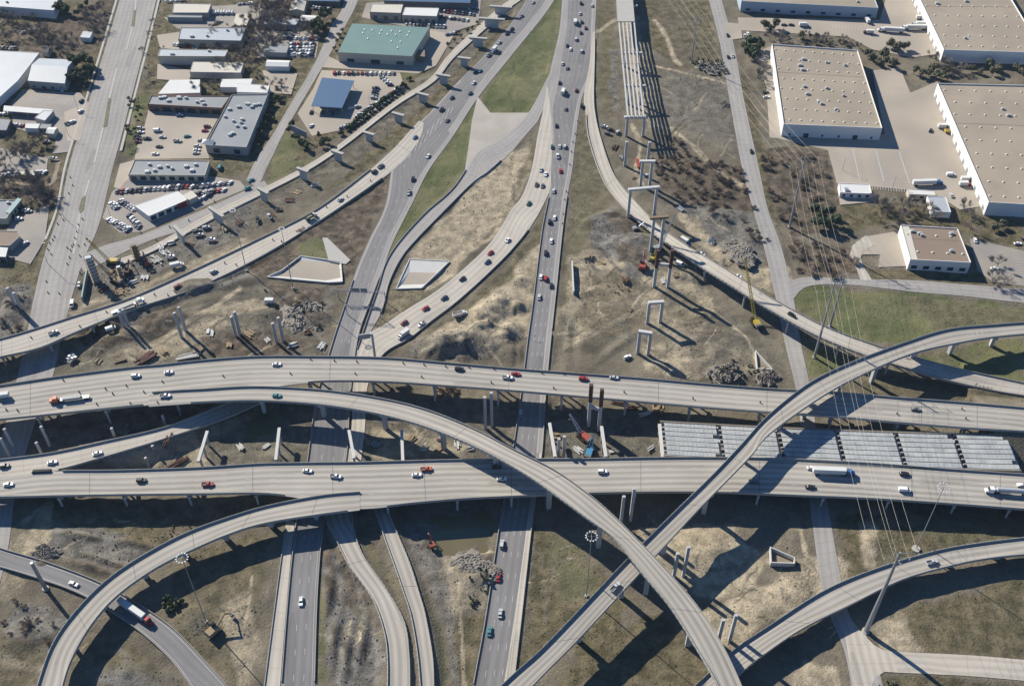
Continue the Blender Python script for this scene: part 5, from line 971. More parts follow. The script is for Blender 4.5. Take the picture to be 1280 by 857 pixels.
for i, (x, y, yt) in enumerate([(161,409,387),(156,411,390),(227,421,391),(232,413,384),(295,420,396),(300,418,390),(346,428,404),(354,426,397),(20,384,360),(27,388,366)]):
    column('round column in one of the pairs left of the west freeway, %s listed from left' % nth(i) if False else 'tall round column of a pair in the dirt below the left ramp, %s' % ['first pair, rear','first pair, front','second pair, left','second pair, right','third pair, left','third pair, right','rightmost pair, left','rightmost pair, right','pair at the left edge, left','pair at the left edge, right'][i], x, y, yt, .9, 'paired columns in the dirt below the left ramp')
# girders and finished deck at the top
zg = lambda y: 9.6+(y-20)*.0755 if y > 20 else max(4.5, 9.6+(y-20)*.02)
t = thing('girder_span', 'unfinished viaduct of long pale girders running to the top edge', 'bridge span', tuple(at(780, 90)))
for k in range(5):
    f = k/4; x0, x1, xm = 773+f*19, 785+f*19.5, 778.5+f*19; pts = [at(x0, 20, zg(20)), at(xm, 80, zg(80)), at(x1, 146, zg(146))]; mb = MB()
    for a, b in zip(pts, pts[1:]):
        d = b-a; e_ = (b-a).normalized()*.3; s_ = Vector((-e_.y, e_.x, 0)).normalized(); a2, b2 = a+e_, b-e_
        ring = lambda p: [p+s_*x+Vector((0, 0, z)) for x, z in ((-.55, 0), (-.55, -.25), (-.2, -.4), (-.2, -1.1), (.2, -1.1), (.2, -.4), (.55, -.25), (.55, 0))]; ra, rb = ring(a2), ring(b2)
        for j in range(8): mb.quad(ra[j], ra[(j+1) % 8], rb[(j+1) % 8], rb[j])
    part('girder', mb, 'pier_concrete', t)
mb = MB(); A = [at(758,-190,zg(-190)+.6), at(775,-190,zg(-190)+.6), at(793.5,27,zg(27)+.6), at(771.5,27,zg(27)+.6)]; part('deck_slab', mb.hexa([p-Vector((0, 0, .55)) for p in A[::-1]], A[::-1]), 'concrete', t)
mb = MB()
for a, b in ((A[0], A[3]), (A[1], A[2])):
    d = b-a; n_ = int(d.length/2)
    for k in range(n_): p = a.lerp(b, k/n_); mb.box((p.x, p.y, p.z+.45), (.12, .12, .9))
part('rebar_posts', mb, 'rust', t)
for y, w_ in ((8,10), (67,10), (108,10)):
    ZG = zg(y); a, b = at(770+y*.11, y, ZG-2.2), at(796+y*.105, y, ZG-2.2); ZG += 1; c = (a+b)/2; d = b-a; mb = MB().box((c.x, c.y, ZG-2.9), (d.length, 1.7, 1.4), math.atan2(d.y, d.x))
    for f in (.2, .8): p = a.lerp(b, f); mb.box((p.x, p.y, (ZG-3.6)/2-.3), (1.6, 1.5, ZG-3.6+.6))
    part('support_bent', mb, 'pier_concrete', t)
# deck panels between the two overpasses on the right
ZD = 8.6; Q = [at(825,527,ZD), at(1259,544,ZD), at(1276,587,ZD), at(829,568,ZD)]
def BL2(s, v): return Q[0].lerp(Q[1], s).lerp(Q[3].lerp(Q[2], s), v)
def BLc(s, v):
    p = BL2(s, v); return p+Vector((0, (s*(1-s))*4*-1.2, 0))
t = thing('panel_deck_span', 'unfinished bridge covered with rows of grey deck panels between the overpasses', 'bridge span', (Q[0].x, Q[0].y, 0))
sp = [0, .165, .335, .505, .675, .842, 1.0]; rd = random.Random(5)
for i in range(6):
    for j in range(7):
        s0, s1, v0, v1 = sp[i]+.011, sp[i+1]-.004+(rd.random() < .2)*-.012, j/7+.012, (j+1)/7-.022; mb = MB(); nseg = 12
        for k in range(nseg):
            a, b = s0+(s1-s0)*k/nseg, s0+(s1-s0)*(k+1)/nseg; e = rd.uniform(0, .03); mb.hexa([BLc(x, y)-Vector((0, 0, .15)) for x, y in ((a+.0006, v0), (a+.0006, v1), (b, v1), (b, v0))][::-1], [BLc(x, y)+Vector((0, 0, e)) for x, y in ((a+.0006, v0), (a+.0006, v1), (b, v1), (b, v0))][::-1])
        part('deck_panel', mb, 'panel', t)
for j in range(8):
    mb = MB()
    for i in range(6):
        a, b = BLc(sp[i]+.004, j/7), BLc(sp[i+1]-.004, j/7); d = b-a; c = (a+b)/2; mb.box((c.x, c.y, ZD-.9), (d.length, .55, 1.4), math.atan2(d.y, d.x))
    part('girder', mb, 'concrete', t)
for i in range(7):
    a, b = BLc(sp[i], -.01), BLc(sp[i], 1.01); c = (a+b)/2; d = b-a; mb = MB().box((c.x, c.y, ZD-2.3), (d.length, 1.6, 1.3), math.atan2(d.y, d.x))
    for f in (.1, .37, .63, .9): p = a.lerp(b, f); mb.tube((p.x, p.y, -.8), (p.x, p.y, ZD-2.9), .55, n=10)
    part('support_bent', mb, 'concrete_white' if i == 0 else 'pier_concrete', t)
mb = MB()
for k in range(230):
    for v in (-.012, 1.015):
        p = BLc((k+.5)/230, v); mb.box((p.x, p.y, ZD+.25), (.16, .5, .75))
part('rebar_comb', mb, 'steel', t)
mb = MB()
for k in range(60):
    for v in (-.02, 1.03): a, b = BLc(k/60, v), BLc((k+1)/60, v); d = b-a; c = (a+b)/2; mb.box((c.x, c.y, ZD-.05), (d.length*1.01, .7, .12), math.atan2(d.y, d.x))
part('edge_walkway', mb, 'timber', t)
# ---------------------------------------------------------------- masts, poles and wires
def high_mast(lab, x, y, yt, R_=2.1, foot=.8):
    g = at(x, y); h = height_at(x, y, yt); t = thing('high_mast_light', lab, 'light mast', (g.x, g.y, 0), 0, 'high-mast lights with rings of lamps')
    part('mast', MB().tube((0, 0, -.5), (0, 0, h), .28, .12, 10), 'steel', t, local=True); part('footing', MB().tube((0, 0, -.3), (0, 0, .35), foot, n=16), 'concrete', t, local=True)
    ring = MB()
    for k in range(24): a, b = 2*math.pi*k/24, 2*math.pi*(k+1)/24; ring.tube((R_*math.cos(a), R_*math.sin(a), h-.6), (R_*math.cos(b), R_*math.sin(b), h-.6), .09, n=5)
    for k in range(4): a = math.pi*k/2; ring.tube((0, 0, h-.3), (R_*math.cos(a), R_*math.sin(a), h-.6), .06, n=5)
    part('lamp_ring', ring, 'steel', t, local=True)
    for k in range(12): a = 2*math.pi*(k+.5)/12; part('lamp', MB().box((R_*1.16*math.cos(a), R_*1.16*math.sin(a), h-.65), (.62, .42, .3), a), 'lamp_head', t, local=True)
high_mast('high-mast light at lower left, its ring of lamps over the loop bridge', 257.5, 776.5, 696); high_mast('high-mast light on the olive grass below the flyover at bottom centre', 733, 744, 669)
high_mast('high-mast light at right, its lamp ring over the lower overpass', 1145, 685.5, 608, foot=1.9); high_mast('tall light mast beside the left drainage basin', 366, 360, 285, 1.3); high_mast('tall light mast on the bank of the left ramp above the dirt', 308, 338, 262, 1.3)
ARMS = [.985, .93, .87]; REACH = [2.2, 5.2, 8.0]
def power_pole(lab, x, y, yt, rad=.8, arms=True):
    g = at(x, y); h = height_at(x, y, yt); t = thing('power_pole', lab, 'power pole', (g.x, g.y, 0), 0, 'steel monopoles of the power line')
    part('shaft', MB().tube((0, 0, -.6), (0, 0, h), rad, rad*.42, 12), 'steel', t, local=True); part('footing', MB().tube((0, 0, -.4), (0, 0, .4), rad*1.5, n=14), 'concrete', t, local=True)
    tips = []
    for f, rc in zip(ARMS, REACH):
        for s in (-1, 1):
            e = Vector((s*(rc if s < 0 else 10.2-rc), 0, h*f+.5)); part('cross_arm', MB().tube((0, 0, h*f), e, .16, .09, 6), 'steel', t, local=True)
            ins = e-Vector((0, 0, 1.8)); part('insulator', MB().tube(e, ins, .14, n=6), 'concrete_white', t, local=True); tips.append(Vector((g.x, g.y, 0))+ins)
    return tips
T4 = power_pole('thin steel power pole in the dry field at the top right of the girders', 864, 79, 20.6, .6); T3 = power_pole('tall steel power pole in the brown brush beside the striped yard', 987, 283, 195)
T2 = power_pole('steel power pole between the long ramp and the upper overpass', 1018, 446, 351); power_pole('steel power pole behind the long ramp, at the edge of the green field', 1037.5, 407, 343.5, .7)
T1 = power_pole('thick steel power pole at bottom right beside the low curved ramp', 1082.5, 788, 690, 1.15)
def span(a, b, sag, i, nm):
    pts = [a.lerp(b, k/18)-Vector((0, 0, sag*4*(k/18)*(1-k/18))) for k in range(19)]
    single('power_line', 'pale power line %s, %s wire of six' % (nm, nth(i)), 'power line', MB().path(pts, .05), 'wire', tuple(a), group='wires of the power line')
for i in range(6):
    far = T4[i]+(T4[i]-T3[i])*.45; far.z = T4[i].z; span(far, T4[i], 1.5, i, 'beyond the thin pole at the top'); span(T4[i], T3[i], 5, i, 'from the thin top pole to the brush pole')
    span(T3[i], T2[i], 4, i, 'from the brush pole over the green field'); span(T2[i], T1[i], 6, i, 'over both overpasses to the bottom right pole')
g = at(57, 735); t = thing('steel_pole', 'thick bare steel pole standing across the asphalt ramp at lower left', 'pole', (g.x, g.y, 0)); h_ = height_at(57, 735, 703); part('shaft', MB().tube((0, 0, -.5), (0, 0, h_), .95, .75, 12), 'steel', t, local=True); part('footing', MB().tube((0, 0, -.3), (0, 0, .4), 1.5, n=14), 'concrete', t, local=True)
z_, tg_ = B['lower_overpass'].nearest_px(53, 592); g = at(53, 589, 8.75); t = thing('crash_cushion', 'long dark crash cushion at the nose where the merging ramp meets the overpass', 'crash cushion', tuple(g), math.atan2(tg_.y, tg_.x))
part('frame', MB().box((0, 0, .5), (9, 1.5, 1.0), taper=.92), 'trim_dark', t, local=True); part('nose', MB().box((-4.7, 0, .5), (.5, 1.6, 1.0)), 'crane_yellow', t, local=True)
def street_light(lab, x, y, yt, z=None, ax=(1, 0), grp='thin street lights along the roads'):
    g = at(x, y); h = min(16, height_at(x, y, yt)); t = thing('street_light', lab, 'street light', (g.x, g.y, 0), math.atan2(ax[1], ax[0]), grp)
    part('pole', MB().tube((0, 0, -.3), (0, 0, h), .16, .10, 6), 'steel', t, local=True); part('arm', MB().tube((0, 0, h-.1), (2.4, 0, h+.3), .08, n=5), 'steel', t, local=True); part('lamp', MB().box((2.6, 0, h+.3), (.9, .4, .2)), 'lamp_head', t, local=True)
for x, y, yt, lab in ((463,140,120,'in the strip between frontage lane and west freeway'),(484,173,150,'beside the sixth T-shaped pier'),(661,60,38,'on the upper grass triangle'),(1053,213,198,'at the left side of the striped yard'),(1115,238,222,'at the lower edge of the striped yard'),
    (623,392,362,'left one of two on the sandy mounds'),(629,400,372,'right one of two on the sandy mounds'),(97,136,120,'at the corner of the striped lot'),(86,170,156,'beside the small kiosk'),(60,330,290,'beside the brown-roofed shop'),(138,270,258,'at the edge of the showroom lot'),(80,272,240,'on the left verge of the arterial street'),(1062,318,325-22,'beside the curved drive')):
    street_light('thin street light '+lab, x, y, yt)
# overhead sign gantries on the west freeway
def gantry(lab, x0, y0, x1, y1, zt, sign):
    a, b = at(x0, y0), at(x1, y1); d = b-a; L = d.length; t = thing('sign_gantry', lab, 'sign gantry', (a.x, a.y, 0), math.atan2(d.y, d.x), 'sign gantries over the west freeway')
    for x in (0, L): part('post', MB().tube((x, 0, -.3), (x, 0, zt+.8), .25, n=8), 'steel', t, local=True)
    mb = MB()
    for y in (-.5, .5):
        for z in (zt-.5, zt+.5): mb.tube((0, y, z), (L, y, z), .1, n=5)
    for k in range(int(L/2)): mb.tube((k*2, -.5, zt-.5), (k*2+1, -.5, zt+.5), .06, n=4); mb.tube((k*2+1, .5, zt+.5), (k*2+2, .5, zt-.5), .06, n=4)
    part('truss', mb, 'steel', t, local=True)
    if sign:
        for s, e in sign: part('sign_panel', MB().box(((s+e)/2*L, .85, zt+.2), ((e-s)*L, .15, 3.2)), 'steel', t, local=True)
gantry('sign gantry with two sign panels over the west freeway above the upper overpass', 424, 374, 482, 377, 7, ((.28, .46), (.48, .62))); gantry('bare lower gantry just below the signed gantry', 434, 393, 476, 397, 7, ())
# ---------------------------------------------------------------- trees and brush
def crown_bare(rd, h, r, n, trunkfrac=.3):
    """limbs and twigs of a leafless tree, in metres"""
    limb, tw = MB(), MB(); limb.tube((0, 0, -.4), (0, 0, h*trunkfrac), .22, .16, 6); tips = []
    for k in range(9):
        a, e = rd.uniform(0, 6.28), rd.uniform(.35, 1.15); p0 = Vector((0, 0, h*trunkfrac*rd.uniform(.7, 1))); p1 = p0+Vector((math.cos(a)*math.cos(e), math.sin(a)*math.cos(e), math.sin(e)))*h*rd.uniform(.3, .42)
        limb.tube(p0, p1, .12, .06, 5)
        for j in range(3):
            b, f = a+rd.uniform(-.9, .9), e+rd.uniform(-.5, .4); p2 = p1+Vector((math.cos(b)*math.cos(f), math.sin(b)*math.cos(f), math.sin(f)))*h*rd.uniform(.16, .28); limb.tube(p1, p2, .055, .025, 4); tips.append((p1, p2))
    for k in range(n):
        p1, p2 = rd.choice(tips); p = p1.lerp(p2, rd.uniform(.1, 1.1))+Vector((rd.gauss(0, .35), rd.gauss(0, .35), rd.gauss(0, .3)))*r*.2
        d = (p-Vector((0, 0, h*.3))).normalized()+Vector((rd.uniform(-.9, .9), rd.uniform(-.9, .9), rd.uniform(-.4, .8))); d.normalize(); L = rd.uniform(.6, 1.5); s = d.orthogonal().normalized()*rd.uniform(.03, .075)
        tw.quad(p-s, p+s, p+d*L+s*.3, p+d*L-s*.3)
    return limb, tw
def crown_leafy(rd, h, r, n, lobes=9, size=.55):
    limb, lf = MB(), MB(); limb.tube((0, 0, -.4), (0, 0, h*.55), .26, .12, 6); L = []
    for k in range(lobes):
        a = rd.uniform(0, 6.28); q = rd.uniform(.1, .75)*r; c = Vector((math.cos(a)*q, math.sin(a)*q, h*rd.uniform(.45, .85))); L.append((c, r*rd.uniform(.3, .52))); limb.tube((0, 0, h*.3), c, .1, .04, 5)
    for k in range(n):
        c, rr_ = rd.choice(L); d = Vector((rd.gauss(0, 1), rd.gauss(0, 1), rd.gauss(0, .8))).normalized(); p = c+d*rr_*rd.uniform(.55, 1.08)
        nr = (d+Vector((rd.uniform(-.7, .7), rd.uniform(-.7, .7), rd.uniform(-.5, .7)))).normalized(); x = nr.orthogonal().normalized(); y = nr.cross(x); s = size*rd.uniform(.5, 1.25)
        lf.quad(p-x*s-y*s*.5, p+x*s*.3-y*s, p+x*s+y*s*.5, p-x*s*.3+y*s)
    return limb, lf
PROTO = {}
rd = random.Random(21)
def proto(kind, v):
    if kind == 'bare': l, c = crown_bare(rd, 10.5, 6, 1150); ms = ('bark', 'twig')
    elif kind == 'brown': l, c = crown_bare(rd, 4.2, 6, 800, .12); ms = ('bark', 'twig_brown')
    elif kind == 'ever': l, c = crown_leafy(rd, 10, 4.4, 1100, 11, .55); ms = ('bark', 'leaf')
    elif kind == 'olive': l, c = crown_leafy(rd, 7.5, 4.2, 750, 9, .5); ms = ('bark', 'leaf_olive')
    else: l, c = crown_leafy(rd, 2.2, 1.5, 160, 6, .38); ms = ('bark', 'leaf_olive' if kind == 'shrub' else 'leaf')
    PROTO[kind, v] = (mesh_of('trunk', l, ms[0]), mesh_of('crown', c, ms[1]))
for k_ in ('bare', 'brown', 'ever', 'olive', 'shrub', 'bush'):
    for v in range(3): proto(k_, v)
TREES = []
TN = dict(bare=('bare_tree', 'leafless grey tree', 'tree'), brown=('brush_tree', 'leafless low brown tree', 'tree'), ever=('evergreen_tree', 'dark evergreen tree', 'tree'), olive=('olive_green_tree', 'dusty olive-green tree', 'tree'), shrub=('shrub', 'small olive shrub', 'shrub'), bush=('shrub', 'small dark green shrub', 'shrub'))
def plant(kind, x, y, s, where):
    p = at(x, y); p.z = ground_z(p.x, p.y) if ground_z(p.x, p.y) > -3 else 0
    a, b = PROTO[kind, rd.randrange(3)]; o = bpy.data.objects.new(TN[kind][0], None); COL.objects.link(o); o.location = p; o.rotation_euler = (0, 0, rd.uniform(0, 6.28)); s *= rd.uniform(.88, 1.12); o.scale = (s*rd.uniform(.9, 1.15), s, s*rd.uniform(.9, 1.1)); o['category'] = TN[kind][2]
    for nm, me_ in (('trunk', a), ('crown', b)): c = bpy.data.objects.new(nm, me_); COL.objects.link(c); c.parent = o
    TREES.append((o, TN[kind][1], where, (x, y)))
def grove(kind, pts, s, where):
    for x, y in pts: plant(kind, x, y, s, where)
def scatter(kind, n, poly, s, where, sd_=1):
    r_ = random.Random(sd_); xs, ys = [p[0] for p in poly], [p[1] for p in poly]; out = []; tries = 0
    while len(out) < n and tries < 4000:
        tries += 1; x, y = r_.uniform(min(xs), max(xs)), r_.uniform(min(ys), max(ys))
        if inside(poly, np.array([x]), np.array([y]))[0] and all((x-a)**2+(y-b)**2 > 14 for a, b in out): out.append((x, y))
    for x, y in out: plant(kind, x, y, s*r_.uniform(.7, 1.2), where)
grove('bare', [(44,45),(55,42),(66,48),(78,52),(90,54),(58,60),(72,63),(86,66),(50,50),(99,62)], 1.0, 'in the grove above the silver shed')
grove('bare', [(106,22),(114,30),(121,18),(127,28),(132,38),(118,42),(109,36),(128,12)], .95, 'left of the arterial street, top')
grove('ever', [(96,84),(104,80),(110,92),(100,98),(116,92),(107,104),(92,104),(114,84)], 1.0, 'beside the silver gabled shed'); grove('ever', [(72,16),(78,12),(83,17)], .9, 'at the corner of the top left building'); grove('ever', [(97,20),(103,14),(110,8)], .6, 'in the hedge at the top left')
grove('bare', [(27,192),(8,210),(14,203)], 1.0, 'on the gravel loop at left'); scatter('bare', 13, [(15,226),(72,228),(62,250),(20,250)], .95, 'above the aqua-edged restaurant', 2)
scatter('bare', 52, [(322,2),(372,0),(362,20),(352,52),(326,74),(318,40)], .95, 'in the wood beside the local street', 3); scatter('bare', 8, [(372,28),(400,34),(392,48),(368,48)], .8, 'around the packed yard by the local street', 4)
grove('ever', [(392,38),(399,33),(405,26),(411,22),(397,46),(404,40)], .95, 'in the clump beside the local street'); grove('bare', [(262,104),(267,112),(272,106),(301,64),(306,72),(285,66),(312,84),(318,90),(246,112)], .8, 'between the shops behind the strip mall'); scatter('bare', 16, [(0,20),(60,24),(60,60),(0,56)], .9, 'in the field at the upper left edge', 31); scatter('bare', 24, [(262,34),(322,36),(326,72),(300,98),(264,92)], .8, 'among the sheds left of the wood', 32); scatter('bare', 10, [(0,172),(60,176),(50,200),(0,205)], .9, 'on the left edge near the gravel loop', 33); scatter('olive', 8, [(160,120),(186,118),(160,195),(150,195)], .45, 'on the verge by the strip mall', 34)
grove('bare', [(310,30),(317,38),(314,48),(312,60)], .9, 'beside the grey-roofed row of shops')
grove('bush', [(342,131),(338,140),(335,149),(331,157),(327,166),(323,175),(320,184),(346,122),(350,126),(330,170),(341,150)], 1.7, 'along the end-on strip mall block'); grove('ever', [(362,166),(366,160),(372,176),(383,187),(399,172),(405,178),(411,180),(403,184),(378,183)], .5, 'around the grey sign board')
grove('bare', [(337,115),(340,106),(352,116),(356,108)], .8, 'beside the small white house'); grove('olive', [(421,54),(418,62),(424,46),(428,40)], .5, 'along the left wall of the green-roofed store')
grove('bush', [(505,108),(498,114),(490,120),(482,126),(474,132),(466,138),(458,144),(450,150),(442,156),(434,162),(512,100),(426,168),(501,111),(494,117),(486,123),(478,129),(470,135),(462,141),(454,147),(446,153),(438,159)], 1.5, 'along the diagonal car rows')
grove('olive', [(560,58),(568,52),(576,47),(584,41),(590,36),(596,30)], .45, 'right of the top car lot')
grove('bare', [(162,185),(166,170),(173,130),(178,66),(186,88),(184,100),(188,45),(192,30),(205,65)], .55, 'on the verge right of the arterial street')
grove('ever', [(931,66),(938,60),(943,68),(949,62),(936,72),(943,76)], 1.0, 'beside the side street near the striped yard') ; grove('olive', [(956,36),(963,40),(968,36)], .9, 'in the island at the top right lot')
grove('bare', [(950,84),(956,92),(962,50),(975,52),(948,98),(952,106)], .85, 'between the side street and the big warehouse')
scatter('olive', 9, [(1000,44),(1060,54),(1058,62),(1000,54)], .62, 'above the big warehouse', 5); scatter('bare', 16, [(966,40),(1075,54),(1075,62),(968,54)], .62, 'above the big warehouse', 6)
grove('olive', [(1090,76),(1098,82),(1108,80),(1112,60),(1120,64),(1130,62),(1104,72),(1084,70),(1116,84)], .95, 'between the warehouse yards'); grove('olive', [(1142,92),(1150,96),(1160,94),(1170,98),(1178,100),(1166,88),(1182,92)], .9, 'above the right-hand warehouse'); grove('bare', [(1162,76),(1172,80),(1180,84),(1190,88),(1200,90)], .9, 'below the top right warehouse'); grove('olive', [(1214,88),(1224,92),(1234,84),(1246,90),(1270,88),(1278,94),(1240,94)], .9, 'below the shaded top right warehouse')
grove('ever', [(1016,268),(1026,276),(1036,270),(1044,282),(1030,286),(1020,284)], .85, 'in the dark clump below the tall brush pole'); scatter('brown', 26, [(948,190),(1030,195),(1044,255),(1000,290),(958,262)], .9, 'in the brown brush beside the striped yard', 7)
scatter('brown', 22, [(980,300),(1058,312),(1076,340),(1050,348),(998,340)], .95, 'in the brush above the green field', 8); grove('bare', [(1092,258),(1101,266),(1110,262),(1118,270),(1128,262),(1136,270),(1124,276),(1140,262),(1100,278),(1160,268),(1168,274)], .95, 'above the brown-roofed office')
grove('olive', [(1243,288),(1252,284)], .7, 'beside the right-hand car park'); grove('bare', [(1246,334),(1240,352),(1250,360),(1258,356),(1205,262),(1210,272),(1212,290)], .85, 'around the small right-hand car park')
scatter('brown', 64, [(815,192),(870,198),(935,212),(945,262),(905,278),(862,262),(826,228)], .8, 'right of the tall bents', 9); scatter('brown', 10, [(826,165),(850,175),(868,200),(838,196)], .75, 'in the scrub at the foot of the girders', 10); scatter('brown', 10, [(925,262),(960,300),(958,320),(935,300)], .6, 'in the scrub beside the side street', 12)
scatter('shrub', 26, [(860,74),(902,76),(916,96),(880,92)], .9, 'in the rubble by the side street', 13); scatter('shrub', 16, [(920,440),(985,470),(980,480),(890,478)], .8, 'on the dirt above the upper overpass', 14)
scatter('bush', 8, [(750,355),(785,352),(790,368),(755,366)], .45, 'in the dirt right of the central freeway', 15); scatter('shrub', 18, [(195,640),(320,632),(280,660),(180,672)], .5, 'below the lower overpass at left', 16)
scatter('bush', 12, [(200,745),(228,752),(222,768),(202,762)], 1.0, 'in the scrub under the loop bridge', 17); scatter('shrub', 14, [(1090,850),(1170,850),(1180,875),(1090,875)], .7, 'in the rough grass at the bottom right', 19)
scatter('bush', 12, [(585,720),(612,700),(610,760),(590,780)], .6, 'on rubble beside the central freeway', 20); scatter('brown', 12, [(0,745),(45,760),(95,800),(40,806),(0,790)], .55, 'in the rough ground at lower left', 22); scatter('bush', 10, [(330,360),(405,372),(400,410),(350,412)], .8, 'among spoil heaps by the west freeway', 23)
scatter('brown', 10, [(0,372),(32,366),(30,410),(0,420)], .6, 'beside the arterial street at the left edge', 24); scatter('bare', 6, [(0,228),(14,230),(14,246),(0,246)], .8, 'at the left edge above the restaurant', 25)
byk = defaultdict(list)
for t_ in TREES: byk[(t_[1], t_[2])].append(t_)
for (nm, where), ts in byk.items():
    xs, ys = [t_[3][0] for t_ in ts], [t_[3][1] for t_ in ts]; hor = (max(xs)-min(xs)) > (max(ys)-min(ys)); ts.sort(key=lambda t_: t_[3][0] if hor else t_[3][1]); n_ = len(ts)
    for i, t_ in enumerate(ts):
        t_[0]['group'] = (nm+'s '+where)[:90]
        t_[0]['label'] = '%s %s' % (nm, where)+('' if n_ == 1 else ', '+(('leftmost' if hor else 'topmost') if i == 0 else ('rightmost' if hor else 'lowest') if i == n_-1 else nth(i)+(' from left' if hor else ' from top')))
# ---------------------------------------------------------------- work-site things
def excavator(lab, x, y, col, ang, s=1.0):
    p = at(x, y); p.z = max(0, ground_z(p.x, p.y)); t = thing('excavator', lab, 'excavator', tuple(p), ang)
    for yy in (-1.2, 1.2): part('track', MB().box((0, yy*s, .45*s), (4.2*s, .7*s, .9*s), taper=.85), 'tyre', t, local=True)
    part('body', MB().box((-.6*s, 0, 1.6*s), (3.6*s, 2.6*s, 1.3*s), taper=.9), col, t, local=True); part('cab', MB().box((.7*s, .75*s, 2.3*s), (1.5*s, 1.0*s, 1.7*s), taper=.85), 'glass', t, local=True)
    part('boom', MB().hexa([(1*s, -.5*s, 1.6*s), (4.6*s, -.45*s, 4.2*s), (4.6*s, .05*s, 4.2*s), (1*s, 0, 1.6*s)], [(1*s, -.5*s, 2.4*s), (4.8*s, -.45*s, 4.8*s), (4.8*s, .05*s, 4.8*s), (1*s, 0, 2.4*s)]), col, t, local=True)
    part('arm', MB().tube((4.7*s, -.2*s, 4.5*s), (6.8*s, -.2*s, 1.6*s), .28*s, .2*s, 6), col, t, local=True); part('bucket', MB().box((6.7*s, -.2*s, 1.1*s), (1.1*s, 1.2*s, .9*s), taper=.7), 'steel', t, local=True)
excavator('red excavator working in the gravel pit', 803, 335, 'machine_red', 1.4, 1.5); excavator('yellow excavator at the foot of the rusty columns', 816, 324, 'crane_yellow', 1.2, 1.1)
excavator('orange and white machine on the dirt at lower left beside the high mast', 268, 790, 'timber', .9, 1.5); excavator('red machine under the half-built T-shaped pier', 184, 330, 'machine_red', 2.1, 1.2); excavator('brown drilling machine in the construction yard', 160, 341, 'rust', 1.6, 1.2); excavator('small dark machine in the shadowed gravel pit', 795, 287, 'steel', .3, 1.0); excavator('orange machine on the bank of the muddy pond', 540, 681, 'machine_red', 1.9, .9)
def crane(lab, x, y, xt, yt, ht, col, jib=.5):
    g = at(x, y); g.z = max(0, ground_z(g.x, g.y)); tip = at(xt, yt, ht); t = thing('crawler_crane', lab, 'crane', tuple(g), math.atan2(tip.y-g.y, tip.x-g.x)); L = math.hypot(tip.x-g.x, tip.y-g.y)
    for yy in (-1.9, 1.9): part('track', MB().box((0, yy, .6), (6, 1.0, 1.2), taper=.85), 'tyre', t, local=True)
    part('body', MB().box((-1.2, 0, 2.1), (6, 3.2, 1.8)), col, t, local=True); part('counterweight', MB().box((-4.6, 0, 2.2), (1.4, 3.4, 1.9)), 'wall_dark', t, local=True); part('cab', MB().box((1.6, 1.4, 2.5), (1.8, 1.2, 2.0), taper=.85), 'glass', t, local=True)
    a, b = Vector((1.4, 0, 2.4)), Vector((L, 0, ht-g.z)); d = (b-a).normalized(); sx = Vector((0, 1, 0)); up = d.cross(sx); mb = MB(); q = [a+sx*.8+up*.6, a-sx*.8+up*.6, a-sx*.8-up*.6, a+sx*.8-up*.6]; e = [b+sx*.3+up*.3, b-sx*.3+up*.3, b-sx*.3-up*.3, b+sx*.3-up*.3]
    for k in range(4): mb.tube(q[k], e[k], .16, .12, 5)
    n_ = max(4, int((b-a).length/2))
    for k in range(n_):
        for j in range(4): mb.tube(q[j].lerp(e[j], k/n_), q[(j+1) % 4].lerp(e[(j+1) % 4], (k+1)/n_), .07, n=4)
    part('lattice_boom', mb, 'steel_pale' if col == 'machine_red' else col, t, local=True); hk = b-Vector((0, 0, min(b.z*.45, 9))); part('cable', MB().tube(b, hk, .05, n=4), 'steel', t, local=True); part('hook', MB().box(hk-Vector((0, 0, .4)), (.5, .4, .9)), 'crane_yellow', t, local=True)
crane('yellow crane reaching over the arterial street from the construction yard', 140, 329, 107, 297, 20, 'crane_yellow'); crane('tan crane lying low across the shaded yard below the yellow crane', 145, 352, 112, 318, 14, 'timber'); crane('dark crane leaning up beside the rusty columns', 823, 312, 844, 267, 24, 'steel'); crane('yellow crane with a thin upright boom in the mud beside the long ramp', 944, 404, 931, 322, 28, 'crane_yellow'); crane('red and white lattice crane between the overpasses', 729, 547, 712, 517, 9, 'machine_red'); crane('blue crane lift beside the white-capped pier', 737, 566, 742, 542, 8, 'machine_blue')
# half-built pier wrapped in scaffolding in the yard, and the blue-grey form tower
def tower(lab, x, y, yt, w, m_):
    g = at(x, y); h = min(19, height_at(x, y, yt)); t = thing('form_tower', lab, 'formwork tower', (g.x, g.y, 0), .4, 'wrapped piers in the construction yard')
    part('core', MB().box((0, 0, h/2-.3), (w, w*.7, h+.6)), m_, t, local=True); mb = MB()
    for k in range(int(h/2.4)): mb.box((0, 0, 1.2+k*2.4), (w+1.4, w*.7+1.4, .12))
    for a in (-1, 1):
        for b in (-1, 1): mb.tube((a*(w/2+.7), b*(w*.35+.7), -.2), (a*(w/2+.7), b*(w*.35+.7), h), .09, n=4)
    part('scaffold', mb, 'timber', t, local=True)
tower('tall blue-grey form tower with scaffold at the edge of the arterial street', 121, 352, 318, 3.4, 'roof_silver'); tower('half-built T-shaped pier wrapped in timber formwork', 172, 323, 306, 3.0, 'formwork'); tower('white form tower at the end of the retaining wall in the yard', 152, 346, 333, 2.2, 'steel')
a, b = at(110, 343), at(104, 377); d = b-a; single('retaining_wall', 'green-faced retaining wall end in the construction yard', 'wall', MB().box(((a.x+b.x)/2, (a.y+b.y)/2, 1.6), (d.length, .8, 4), math.atan2(d.y, d.x)), 'roof_aqua', (a.x, a.y, 0))
